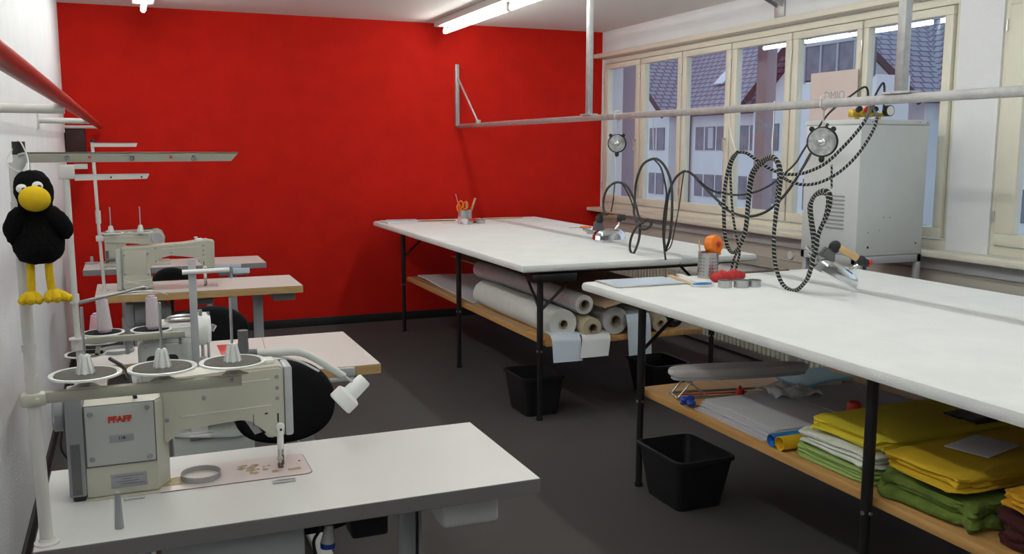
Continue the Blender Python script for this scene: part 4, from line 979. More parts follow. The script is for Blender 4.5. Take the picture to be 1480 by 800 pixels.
def motor(t, x, y, z, r=.075, L=.20):
    m = put('motor', G().cyl((x, y, z), (x+L, y, z), r, n=28).box(x-.05, x, y-r, y+r, z-r, z+r, .02), 'lgrey', t)
    g = G()
    for k in range(7): g.lathe([(r, 0), (r+.008, 0), (r+.008, .006), (r, .006)], (x+.02+k*.022, y, z), (1, 0, 0), closed=True)
    put('fin', g, 'lgrey', m)
    put('bracket', G().box(x+.03, x+.13, y-.03, y+.03, z+r-.005, .712, .004), 'lgrey', m)
    put('end_cover', G().lathe([(0, .03), (r*.7, .025), (r*.95, 0), (r*.95, -.01), (0, -.01)], (x+L, y, z), (1, 0, 0), n=28), 'mach_light', m)
motor(st2, .12, 3.82, .50, .080, .22); motor(st3, -.0, 5.68, .60, .070, .17); motor(st4, .0, 6.9, .60, .060, .15)
put('control_box', G().box(.105, .385, 3.40, 3.56, .37, .535, .010), 'mach_light', st2)
put('mounting_plate', G().box(.165, .225, 3.41, 3.43, .50, .600, .003).box(.165, .225, 3.40, 3.60, .598, .712, .003), 'lampwhite', st2)
put('linkage', G().cyl((.16, 3.40, .52), (.24, 3.40, .52), .012).tube([(.11, 3.40, .53), (.16, 3.39, .525), (.25, 3.39, .515), (.33, 3.39, .51), (.38, 3.40, .525)], .004, 8), 'galv', st2)
put('hose', G().tube([(.0, 3.69, .60), (.10, 3.66, .55), (.25, 3.66, .56), (.38, 3.72, .56)], .008, 8), 'black', st2)
put('drawer', G().box(.645, .738, 3.30, 3.42, .697, .7125, .004).box(.672, .74, 3.296, 3.314, .716, .748, .002), 'lgrey', st2)
put('drawer', G().box(.76, .885, 5.50, 5.66, .655, .707, .006), 'mgrey', st3)
put('switch_box', G().box(.30, .42, 5.47, 5.54, .665, .707, .004), 'dgrey', st3)
put('plug', G().cyl((.40, 5.50, .645), (.40, 5.50, .664), .020, .010, n=12), 'whiteplastic', st3)
put('drawer', G().box(.55, .75, 6.64, 6.80, .665, .712, .006), 'mgrey', st4)
put('folded_flap', G().box(.52, .70, 6.606, 6.612, .72, .748, .002), 'bluepaper', st4)

# ------------------------------------------------------------------ long-arm sewing machines (column left, needle right)
def curve_under(pts): return pts
def long_arm(label, x, y, z, front=False, s=1.):
    """x, y, z: front lower left corner of the column; seen from the back of the machine"""
    t = thing('sewing_machine', label, 'sewing machine', (x+.2, y+.06, z))
    X = lambda v: x+v*s; Z = lambda v: z+v*s
    # column: plan with a bevelled right front edge
    plan = [(X(0), y+.003), (X(.152), y+.003), (X(.180), y+.055), (X(.180), y+.15), (X(0), y+.15)]
    if front: put('column', G().prism(plan, z+.001, Z(.218), 'Z', .004), 'mach', t)
    else: y += .0
    if front: put('panel_seam', G().box(X(.0005), X(.1515), y-.0002, y+.004, Z(.0745), Z(.2195), .001), 'dgrey', t)
    cp = put('cover_panel', G().box(X(.002), X(.150), y-.001, y+.006, Z(.077), Z(.219), .003) if front else G().box(X(.012), X(.13), y-.002, y+.004, Z(.09), Z(.225), .002), 'mach_panel' if front else 'mach', t)
    for sx, sz in ((.014, .094), (.136, .088), (.014, .200), (.136, .205)): g = G().lathe([(0, .0038), (.0046, .003), (.0056, 0)], (X(sx), y-.001, Z(sz)), (0, -1, 0), n=14).lathe([(.0054, .0012), (.0062, 0)], (X(sx), y-.001, Z(sz)), (0, -1, 0), n=14); put('screw', g, 'mgrey', cp)
    # arm, its underside and the head in one casting
    ya, yb = y+.036, y+.128
    if not front:
        ya = y
    arm = [(X(0), Z(.236)), (X(0), Z(.02)), (X(.005), Z(.008)), (X(.155), Z(.008)), (X(.155), Z(.075)), (X(.139), Z(.126)), (X(.165), Z(.158)), (X(.215), Z(.186)), (X(.26), Z(.190)), (X(.385), Z(.180)), (X(.405), Z(.165)), (X(.425), Z(.125)),
           (X(.440), Z(.104)), (X(.495), Z(.110)), (X(.498), Z(.262)), (X(.470), Z(.268)), (X(.46), Z(.272)), (X(.33), Z(.255)), (X(.02), Z(.243))] if not front else [(X(.165), Z(.252)), (X(.165), Z(.092)), (X(.177), Z(.104)), (X(.206), Z(.136)), (X(.345), Z(.146)), (X(.372), Z(.141)), (X(.390), Z(.125)), (X(.402), Z(.098)), (X(.410), Z(.088)),
           (X(.422), Z(.085)), (X(.430), Z(.088)), (X(.434), Z(.090)), (X(.452), Z(.090)), (X(.452), Z(.262)), (X(.44), Z(.267)), (X(.18), Z(.258))]
    a = put('arm', G().prism(arm, ya, yb, 'Y', .006), 'mach', t)
    g = G().prism([(X(.21), Z(.228)), (X(.42), Z(.236)), (X(.42), Z(.2375)), (X(.21), Z(.2295))], ya-.0015, ya+.002, 'Y')
    g.prism([(X(.21), Z(.163)), (X(.42), Z(.170)), (X(.42), Z(.1715)), (X(.21), Z(.1645))], ya-.0015, ya+.002, 'Y')
    put('ridge', g, 'mach_white', a)
    for sx, sz in ((.178, .235), (.178, .158), (.263, .205), (.436, .240), (.436, .212), (.436, .186)): put('screw', G().lathe([(0, .003), (.0042, .0025), (.005, 0)], (X(sx), ya, Z(sz)), (0, -1, 0), n=14), 'mgrey', a)
    g = G().box(X(.404), X(.411), ya-.0008, ya+.001, Z(.148), Z(.152)).box(X(.4335), X(.4375), ya-.0008, ya+.001, Z(.125), Z(.148)).box(X(.376), X(.3775), ya-.0008, ya+.001, Z(.122), Z(.150))
    put('slot', g, 'darkhole', a)
    put('end_plate', G().box(X(.4535), X(.474), ya+.004, yb-.004, Z(.086), Z(.264), .006), 'lgrey', t)
    put('top_bracket', G().box(X(.40), X(.435), ya+.03, ya+.07, Z(.266), Z(.278), .003), 'mach_white', a)
    put('thread_cover', G().prism([(X(.352), Z(.141)), (X(.372), Z(.141)), (X(.400), Z(.094)), (X(.382), Z(.090))], ya+.030, ya+.046, 'Y', .002), 'lgrey', a)
    # presser and needle bars
    nx, ny = X(.440), ya+.012
    pr = put('presser_lifter', G().lathe([(0, .010), (.009, .008), (.011, 0), (.011, -.006)], (nx, ya, Z(.112)), (0, -1, 0), n=20).tube([(nx, ya-.004, Z(.11)), (nx-.001, ya+.002, Z(.075)), (nx, ya+.008, Z(.055))], .0075, 10), 'mach_white', t)
    put('screw', G().cyl((nx, ya-.010, Z(.108)), (nx, ya-.012, Z(.108)), .0032, n=12), 'darkhole', pr)
    nb = put('needle_bar', G().cyl((nx, ny, Z(.060)), (nx, ny, Z(.088)), .004, n=12).cyl((nx-.002, ny, Z(.018)), (nx-.002, ny, Z(.066)), .0048, n=12).cyl((nx+.008, ny+.012, Z(.03)), (nx+.008, ny+.012, Z(.09)), .0032, n=12), 'steel', t)
    put('needle_clamp', G().box(nx-.008, nx+.005, ny-.005, ny+.005, Z(.024), Z(.032), .001).cyl((nx-.001, ny, Z(.002)), (nx-.001, ny, Z(.024)), .0012, n=8), 'galv', nb)
    put('presser_foot', G().box(nx-.006, nx+.007, ny-.002, ny+.020, z+.003, z+.008, .001).box(nx+.002, nx+.010, ny+.006, ny+.014, z+.008, Z(.032), .001).box(nx-.007, nx-.001, ny-.004, ny+.004, z+.004, Z(.016), .001), 'brownwood', t)
    # bed plate with rounded right end
    bx0, bx1, by0, by1 = X(.155), X(.508), y-.014, y+.145
    def rrect(o, zz=0): 
        r = .018; P = [(bx0, by0-o)]
        for cx_, cy_, a0 in ((bx1+o-r, by0-o+r, -PI/2), (bx1+o-r, by1+o-r, 0)):
            P += [(cx_+r*math.cos(a0+k*PI/12), cy_+r*math.sin(a0+k*PI/12)) for k in range(7)]
        return P + [(bx0, by1+o)]
    put('bed_gap', G().prism(rrect(.002), z+.0003, z+.0012, 'Z'), 'brownwood', t)
    bp = put('bed_plate', G().prism(rrect(0), z+.0004, z+.0022, 'Z', .0004), 'bedplate', t)
    put('base_skirt', G().prism([(X(-.005), y-.012), (X(.16), y-.012), (X(.16), y+.15), (X(-.005), y+.15)], z+.0004, z+.0018, 'Z'), 'mach', t)
    if front:
        random.seed(11); g = G()
        for k in range(16):
            cx_, cy_ = X(.375)+random.gauss(0, .022), y+.070+random.gauss(0, .022); r = random.uniform(.004, .013)
            g.prism([(cx_+r*math.cos(q)*random.uniform(.7, 1.2), cy_+r*math.sin(q)*random.uniform(.6, 1.1)) for q in [2*PI*j/9 for j in range(9)]], z+.0023, z+.0024+k*.00002, 'Z')
        sp_ = put('rust_spot', g, 'rust', bp); sp_['kind'] = 'stuff'
        put('rust_patch', G().box(X(.455), X(.487), y+.022, y+.036, z+.0022, z+.0027), 'rust', bp)
        put('tape', G().box(X(.156), X(.205), y+.02, y+.075, z+.0023, z+.0029), 'tape', bp)
        put('bolt', G().cyl((X(.492), y+.085, z+.0022), (X(.492), y+.085, z+.0032), .003, n=10), 'darkhole', bp)
        # drive housing and hand wheel at the far left
        put('drive_housing', G().box(X(-.037), X(-.001), y-.004, y+.11, z+.010, Z(.246), .005), 'mgrey', t)
        put('housing_panel', G().box(X(-.030), X(-.010), y-.0055, y-.003, z+.016, Z(.135), .0006), 'dgrey', t)
        put('rubber_foot', G().box(X(-.030), X(-.003), y-.003, y+.10, z+.0005, z+.012, .003), 'black', t)
        put('hand_wheel', G().lathe([(0, 0), (.036, 0), (.040, .005), (.040, .022), (.035, .028), (0, .028)], (X(-.066), y+.07, Z(.190)), (1, 0, 0), n=36), 'mgrey', t)
        put('cable', G().tube([(X(-.05), y+.07, Z(.15)), (X(-.055), y+.09, Z(.10)), (X(-.035), y+.10, Z(.06)), (X(-.02), y+.11, Z(.05))], .003, 8), 'black', t)
        put('cable', G().tube([(X(.112), y+.04, Z(.215)), (X(.108), y+.04, Z(.235)), (X(.102), y+.04, Z(.258)), (X(.095), y+.06, Z(.285)), (X(.06), y+.12, Z(.30))], .005, 8), 'black', t)
        text('PFAFF', .0195, text_front(X(.076), y-.002, Z(.183)), 'redink', cp, 'lettering', .0005, .0009)
        pl_ = put('number_plate', G().box(X(.052), X(.104), y-.0025, y-.0005, Z(.130), Z(.147), .0005), 'label', cp)
        text('118', .010, text_front(X(.078), y-.0028, Z(.139)), 'ink', cp, 'lettering', .0002, .0003)
        pl_ = put('type_plate', G().box(X(.050), X(.128), y+.0008, y+.0032, Z(.020), Z(.052), .0005), 'label', t)
        g = G()
        for r_, (a0, a1) in enumerate(((.058, .12), (.075, .095), (.062, .11), (.07, .122))): g.box(X(a0), X(a1), y+.0003, y+.0009, Z(.046-r_*.006), Z(.0468-r_*.006))
        put('fine_print', g, 'ink', pl_)
    else:
        put('side_housing', G().box(X(-.030), X(-.002), y+.02, y+.12, z+.002, Z(.235), .005), 'mach_light', t)
        g = G()
        for k in range(4): g.tube([(X(.0), y-.004, Z(.07-.01*k)), (X(.03+.01*k), y-.008, Z(.05)), (X(.08), y-.006, Z(.035+.006*k)), (X(.12), y-.008, Z(.02+.012*k)), (X(.15), y-.002, Z(.03+.01*k))], .0022, 6)
        put('cable', g, 'string', t)
        put('thread_stud', G().cyl((X(.40), ya+.04, Z(.262)), (X(.40), ya+.04, Z(.285)), .007, n=14).cyl((X(.41), ya+.04, Z(.285)), (X(.39), ya+.04, Z(.285)), .005, n=12), 'mach_light', a)
    return t
sm = long_arm('large cream-grey long-arm sewing machine with red lettering on the nearest table', -.120, 2.242, .75, True)
long_arm('cream-grey long-arm sewing machine on the wooden-edged third table', -.052, 5.575, .75)
# fourth machine, rounded head, on the far table
t = thing('sewing_machine', 'round-headed sewing machine on the far grey-edged table', 'sewing machine', (.02, 6.80, .75))
put('column', G().box(-.165, -.03, 6.79, 6.92, .751, .945, .010), 'mach', t)
arm = [(-.165, .905), (.05, .905), (.08, .88), (.19, .88), (.215, .895), (.22, .94), (.205, .975), (.175, .993), (.14, .985), (-.15, .985), (-.165, .97)]
put('arm', G().prism(arm, 6.78, 6.90, 'Y', .008), 'mach', t)
put('head_disc', G().lathe([(0, .006), (.036, .005), (.042, 0)], (.168, 6.778, .935), (0, -1, 0), n=30), 'lgrey', t)
put('needle_bar', G().cyl((.17, 6.84, .76), (.17, 6.84, .88), .005, n=10), 'steel', t)
put('base', G().box(-.19, .25, 6.74, 6.95, .7505, .770, .005), 'mach', t)
put('knee_linkage', G().cyl((-.15, 6.74, .78), (-.15, 6.74, .86), .010).cyl((-.155, 6.73, .80), (-.10, 6.73, .80), .012), 'dgrey', t)

# ------------------------------------------------------------------ overlock machine
t = thing('overlock_machine', 'white overlock machine with round head set in the second table', 'overlock machine', (.10, 3.50, .60))
g = G().prism([(.005, .60), (.190, .60), (.193, .84), (.186, .862), (.165, .872), (.02, .872), (.008, .862), (.003, .84)], 3.44, 3.60, 'Y', .006)
put('body', g, 'mach_light', t)
fp = put('front_cover', G().box(.012, .168, 3.434, 3.4395, .70, .860, .0025), 'mach_panel', t)
put('thread_window', G().prism([(.048+.018*math.cos(q) if math.cos(q) < 0 else .118+.018*math.cos(q), .806+.016*math.sin(q)) for q in [PI/2+2*PI*j/24 for j in range(24)]], 3.432, 3.4345, 'Y'), 'darkhole', fp)
put('looper', G().tube([(.05, 3.431, .800), (.07, 3.4305, .812), (.10, 3.431, .802)], .003, 8), 'steel', fp)
put('screw', G().cyl((.028, 3.434, .853), (.028, 3.431, .853), .004).cyl((.15, 3.434, .82), (.15, 3.431, .82), .004).cyl((.03, 3.434, .768), (.03, 3.431, .768), .004), 'galv', fp)
g = G().prism([(.060, .868), (.195, .868), (.195, .912), (.185, .922), (.09, .922), (.072, .912)], 3.46, 3.60, 'Y', .010)
put('top_housing', g, 'mach_white', t)
put('head', G().lathe([(0, 0), (.052, 0), (.060, .006), (.062, .02), (.060, .05), (.050, .062), (0, .066)], (.195, 3.555, .885), (1, .0, 0), n=40), 'mach_white', t)
put('adjuster', G().cyl((.222, 3.53, .935), (.222, 3.53, .960), .007).cyl((.250, 3.54, .925), (.250, 3.54, .948), .006).cyl((.258, 3.53, .88), (.270, 3.53, .90), .010), 'steel', t)
put('top_lever', G().tube([(.10, 3.50, .931), (.12, 3.49, .945), (.17, 3.49, .948), (.21, 3.50, .944)], .006, 8).box(.11, .20, 3.50, 3.56, .928, .936, .003), 'steel', t)
put('foot_plate', G().box(.20, .30, 3.47, 3.56, .757, .764, .002).cyl((.225, 3.52, .764), (.225, 3.52, .83), .006).cyl((.245, 3.51, .764), (.245, 3.51, .84), .005).box(.205, .235, 3.485, 3.51, .764, .79, .002), 'galv', t)
put('bed', G().box(.192, .31, 3.45, 3.60, .7505, .757, .002), 'mach_white', t)
slab('red_cloth', 'small red cloth lying beside the overlock machine', 'cloth', .345, 3.76, .085, .22, .003, 0, 'redp', .7505)
put('seam', G().box(-.001, .001, -.25, .25, 0, .0004, T=Matrix.Translation((.475, 3.72, .7501)) @ Matrix.Rotation(-.08, 4, 'Z')), 'brownwood', st2)

# ------------------------------------------------------------------ thread stands
def disc(parent, x, y, z, r=.070, spindle=True, h=.145, m='cushion_grey'):
    d = put('spool_disc', G().lathe([(0, 0), (r-.004, .002), (r, .003), (r, .007), (r-.005, .008), (r-.009, .004), (0, .004)], (x, y, z), n=44), 'mach_white', parent)
    put('foam_pad', G().lathe([(.004, .0045), (r-.010, .0045), (r-.011, .0075), (.004, .0075)], (x, y, z), n=40, closed=True), m, d)
    if spindle:
        put('spindle', G().cyl((x, y, z), (x, y, z+h), .0032, n=10), 'steel', d)
        g = G()
        for k in range(4):
            T = Matrix.Translation((x, y, z+.007)) @ Matrix.Rotation(k*PI/4, 4, 'Z')
            g.prism([(-.019, 0), (.019, 0), (.011, .036), (-.011, .036)], -.0035, .0035, 'Y', .001, T=T)
        g.cyl((x, y, z+.007), (x, y, z+.046), .014, .009, n=16); put('cone_holder', g, 'whiteplastic', d)
    return d
def cone(label, x, y, z, h=.118, r0=.025, r1=.019, m='thread', lean=(0, 0), group='thread cones on the second thread stand'):
    t = thing('thread_cone', label, 'thread cone', (x, y, z), group)
    a = Vector((x, y, z)); b = a + Vector((lean[0], lean[1], h))
    put('thread', G().cyl(a.lerp(b, .06), a.lerp(b, .93), r0, r1, n=28), m, t)
    put('cone_base', G().cyl(a, a.lerp(b, .065), r0-.003, r0-.004, n=24), 'lilac', t)
    put('cone_tip', G().cyl(a.lerp(b, .92), b, r1-.005, r1-.007, n=20), 'lilac', t)
    return t

t = thing('thread_stand', 'tall white thread stand with three spool discs on the nearest table', 'thread stand', (-.205, 2.02, .75))
put('base_flange', G().lathe([(0, 0), (.024, 0), (.024, .003), (.016, .006), (.014, .012), (0, .012)], (-.189, 2.02, .7503)), 'lampwhite', t)
pole = put('pole', G().tube([(-.189, 2.02, .752), (-.196, 2.02, 1.10)], .0125, 16, 0).tube([(-.196, 2.02, 1.09), (-.198, 2.02, 1.52)], .0115, 16, 0), 'lampwhite', t)
put('pole_collar', G().cyl((-.197, 2.02, 1.41), (-.197, 2.02, 1.445), .0135), 'lampwhite', pole)
put('pole_collar', G().cyl((-.1965, 2.02, 1.15), (-.1965, 2.02, 1.165), .0135), 'lampwhite', pole)
put('pole_cap', G().cyl((-.190, 2.02, 1.535), (-.190, 2.02, 1.560), .0118, n=20), 'black', pole)
put('pole_head', G().tube([(-.198, 2.02, 1.49), (-.196, 2.02, 1.51), (-.190, 2.02, 1.52), (-.190, 2.02, 1.536)], .0115, 16), 'mach_light', pole)
put('arm_clamp', G().tube([(-.190, 2.008, 1.535), (-.176, 2.004, 1.535), (-.172, 2.004, 1.50), (-.180, 2.006, 1.485), (-.192, 2.008, 1.505)], .0022, 8), 'mach_light', pole)
g = G().prism([(-.176, 1.520), (-.176, 1.539), (.215, 1.539), (.200, 1.522)], 1.998, 2.002, 'Y').box(-.176, .213, 1.998, 2.016, 1.5375, 1.540)
ar = put('guide_arm', g, 'bracket_grey', t)
g = G()
for x in (-.106, .010, .126): g.lathe([(.0024, 0), (.0050, 0), (.0050, .003), (.0024, .003)], (x, 1.998, 1.5295), (0, -1, 0), n=18, closed=True)
put('eyelet', g, 'chrome', ar)
g = G()
for x in (-.066, .083): g.cyl((x, 1.9985, 1.530), (x, 1.9972, 1.530), .0028, n=14)
put('hole', g, 'redink', ar)
cb_ = put('spool_bracket', G().box(-.174, .205, 2.008, 2.012, 1.044, 1.066, .001).box(-.174, .205, 2.010, 2.028, 1.063, 1.066, .001), 'bracket_grey', t)
put('clamp', G().box(-.218, -.170, 2.002, 2.036, 1.040, 1.066, .006).cyl((-.186, 2.002, 1.053), (-.186, 1.996, 1.053), .005, n=12), 'mach', t)
put('screw', G().cyl((.185, 2.008, 1.060), (.185, 2.005, 1.060), .003, n=10), 'steel', cb_)
for x, px in ((-.100, 0), (.0485, 0), (.192, 0)):
    yy = 2.055
    br_ = put('disc_arm', G().prism([(x-.030, 2.012), (x+.030, 2.012), (x+.012, yy), (x-.012, yy)], 1.0655, 1.069, 'Z').cyl((x, yy, 1.069), (x, yy, 1.083), .009, n=14), 'mach', t)
    disc(t, x, yy, 1.082)
tag(put('tapered_pin', G().cyl((-.053, 2.046, .7505), (-.053, 2.046, .829), .0093, .0056, n=24), 'mgrey'), 'small grey tapered peg standing on the nearest white table', 'peg')
t = thing('bobbin_tray', 'shallow grey magnetic ring tray lying on the nearest machine bed', 'tray', (.130, 2.298, .7525))
put('ring', G().lathe([(.043, 0), (.0465, 0), (.0475, .013), (.0455, .0135), (.043, .003)], (.130, 2.298, .7527), n=44, closed=True), 'galv', t)
put('bottom', G().cyl((.130, 2.298, .7527), (.130, 2.298, .7545), .043, n=40), 'bedplate', t)

# second stand
t = thing('thread_stand', 'white thread stand with four dark discs on the second table', 'thread stand', (-.18, 3.40, .75))
pole = put('pole', G().tube([(-.180, 3.40, .752), (-.184, 3.40, 1.10), (-.186, 3.40, 1.49)], .0098, 14, 0), 'lampwhite', t)
put('base_flange', G().cyl((-.180, 3.40, .7503), (-.180, 3.40, .757), .024, n=24), 'lampwhite', pole)
put('collar', G().cyl((-.182, 3.40, .870), (-.182, 3.40, .905), .021, n=20).cyl((-.182, 3.40, .905), (-.182, 3.40, .911), .028, n=20), 'lampwhite', pole)
put('collar', G().cyl((-.184, 3.40, 1.03), (-.184, 3.40, 1.06), .0145), 'lampwhite', pole)
put('head_clamp', G().box(-.208, -.160, 3.388, 3.412, 1.445, 1.492, .004).box(-.160, -.120, 3.384, 3.387, 1.478, 1.494).box(-.160, -.120, 3.410, 3.413, 1.478, 1.494), 'lampwhite', pole)
g = G().prism([(-.160, 1.440), (-.160, 1.460), (.070, 1.460), (.062, 1.444)], 3.383, 3.386, 'Y').box(-.160, .069, 3.383, 3.400, 1.4585, 1.4605)
ar = put('guide_arm', g, 'lampwhite', t); put('hole', G().cyl((-.05, 3.3835, 1.450), (-.05, 3.382, 1.450), .003).cyl((.045, 3.3835, 1.450), (.045, 3.382, 1.450), .003), 'darkhole', ar)
put('spool_bracket', G().box(-.165, .16, 3.392, 3.396, .888, .908, .001).box(-.165, .16, 3.394, 3.412, .906, .909, .001), 'bracket_grey', t)
put('disc_post', G().cyl((-.03, 3.41, .84), (-.03, 3.41, .888), .006).cyl((.145, 3.42, .86), (.145, 3.42, .89), .006), 'mgrey', t)
for x, y, z in ((-.105, 3.47, .905), (.052, 3.47, .905)): disc(t, x, y, z, .070, False, m='black_fabric'); put('disc_arm', G().box(x-.012, x+.012, 3.395, y, z-.003, z+.001), 'mach', t)
for x, y, z in ((-.165, 3.48, .832), (-.125, 3.60, .850)): disc(t, x, y, z, .068, False, m='black_fabric'); put('disc_arm', G().box(x-.008, x+.008, 3.40, y, z-.004, z).box(min(x, -.182), max(x, -.182)+.004, 3.40, 3.415, z-.004, z), 'mach', t)
cone('left lilac-white thread cone on the second thread stand', -.098, 3.47, .9135, lean=(-.006, 0))
cone('right lilac-white thread cone on the second thread stand', .060, 3.47, .9135, lean=(-.004, 0))
cone('pink and white thread cone standing behind the left white cone', -.125, 3.60, .8585, .10, .034, .022, 'pinkthread')
put('thread_guide', G().tube([(-.184, 3.40, 1.030), (-.12, 3.38, 1.045), (-.03, 3.38, 1.062), (.03, 3.38, 1.075), (.045, 3.38, 1.068)], .0048, 10, 4).tube([(-.184, 3.40, 1.022), (-.05, 3.40, 1.052), (.06, 3.40, 1.055), (.11, 3.40, 1.040)], .0025, 8, 4), 'galv', t)
t = thing('guide_post', 'flat grey steel post with a white cross rod behind the middle spindle', 'post', (.195, 3.40, .75))
put('post', G().box(.180, .206, 3.398, 3.402, .752, 1.158, .001), 'lgrey', t)
put('foot', G().box(.175, .212, 3.39, 3.43, .7505, .756, .001), 'lgrey', t)
put('cross_rod', G().cyl((.160, 3.392, 1.118), (.330, 3.392, 1.120), .0085, n=14), 'mach_white', t)
cl = put('clamp', G().box(.318, .330, 3.382, 3.402, 1.105, 1.132, .002).cyl((.324, 3.385, 1.090), (.324, 3.385, 1.105), .005, .003), 'mgrey', t)
put('end_plate', G().box(.330, .388, 3.390, 3.393, 1.105, 1.124, .001), 'bluepaper', t)
# third stand
t = thing('thread_stand', 'slim white thread stand with two spindles on the third table', 'thread stand', (-.22, 5.60, .75))
put('pole', G().tube([(-.150, 5.62, .752), (-.160, 5.62, 1.10), (-.168, 5.62, 1.575)], .0090, 14, 0), 'lampwhite', t)
put('base_flange', G().cyl((-.150, 5.62, .7503), (-.150, 5.62, .757), .022, n=20), 'lampwhite', t)
put('pole_cap', G().cyl((-.168, 5.62, 1.575), (-.168, 5.62, 1.590), .012), 'black', t)
put('collar', G().cyl((-.160, 5.62, 1.13), (-.160, 5.62, 1.20), .0135), 'lampwhite', t)
put('clamp', G().box(-.178, -.140, 5.605, 5.635, 1.030, 1.062, .004), 'lampwhite', t)
put('guide_arm', G().prism([(-.172, 1.550), (-.172, 1.572), (.062, 1.572), (.055, 1.552)], 5.604, 5.608, 'Y').box(-.172, .061, 5.604, 5.622, 1.570, 1.573), 'lampwhite', t)
put('spool_bracket', G().box(-.150, .095, 5.61, 5.630, 1.040, 1.058, .002), 'mach', t)
for x in (-.100, .055): disc(t, x, 5.66, 1.066, .066, True, .150, m='dgrey'); put('disc_arm', G().box(x-.012, x+.012, 5.62, 5.665, 1.055, 1.067), 'mach', t)
# fourth table small flange post
t = thing('round_stand', 'small round grey foot with a peg on the far left of the fourth table', 'foot', (-.25, 6.9, .75))
put('foot', G().cyl((-.255, 6.98, .7505), (-.255, 6.98, .76), .045, n=24).cyl((-.255, 6.98, .76), (-.255, 6.98, .80), .010), 'lgrey', t)
tag(put('ring_tray', G().lathe([(.058, 0), (.062, 0), (.063, .014), (.060, .014), (.058, .003)], (-.070, 3.90, .7503), n=40, closed=True), 'mgrey'), 'grey ring tray lying on the second table behind the thread stand', 'tray')

# ------------------------------------------------------------------ work lamp on the first machine
t = thing('work_lamp', 'small white swivel work lamp behind the nearest sewing machine', 'lamp', (.26, 2.45, 1.0))
Y0 = 2.43
bs = put('joint', G().cyl((.255, Y0, 1.045), (.255, Y0, 1.083), .0125, .0135, n=20).cyl((.255, Y0, 1.015), (.255, Y0, 1.05), .0135, n=20).cyl((.235, Y0, 1.022), (.288, Y0, 1.020), .0115, n=20), 'dgrey', t)
put('bracket', G().box(.245, .270, 2.372, 2.44, 1.006, 1.014, .002).box(.245, .270, 2.370, 2.376, .93, 1.014, .002), 'lgrey', t)
put('arm', G().tube([(.286, Y0, 1.020), (.33, Y0, 1.018), (.39, Y0, 1.015), (.43, Y0, .998), (.475, Y0, .966), (.515, Y0, .937)], lambda u: .0105-.001*u, 14, 6), 'mach_light', t)
put('pivot', G().tube([(.512, Y0-.004, .940), (.548, Y0, .912)], .004, 8, 0).cyl((.512, Y0-.012, .938), (.512, Y0+.010, .938), .004, n=10), 'galv', t)
c0, c1, c2 = Vector((.573, Y0, .925)), Vector((.525, Y0, .880)), Vector((.490, Y0, .852)) 
ax = (c2-c0).normalized()
hd = put('lamp_head', G().lathe([(0, 0), (.018, .001), (.0205, .006), (.023, .056), (.034, .060), (.037, .064), (.037, .094), (.033, .098), (.030, .090), (0, .086)], c0, ax, n=36), 'mach_white', t)
g = G(); bx_, by_, _ = basis(ax)
for k in range(6): q = c0 + (bx_*math.cos(k*PI/3) + by_*math.sin(k*PI/3))*.011; g.cyl(q + ax*.0015, q - ax*.0006, .0022, n=8)
put('vent_hole', g, 'darkhole', hd)
tag(put('lamp_cable', G().tube([(.30, 2.44, 1.008), (.34, 2.445, 1.004), (.40, 2.445, .985), (.45, 2.44, .955)], .003, 8), 'whiteplastic'), 'thin white lamp cable below the lamp arm', 'cable')

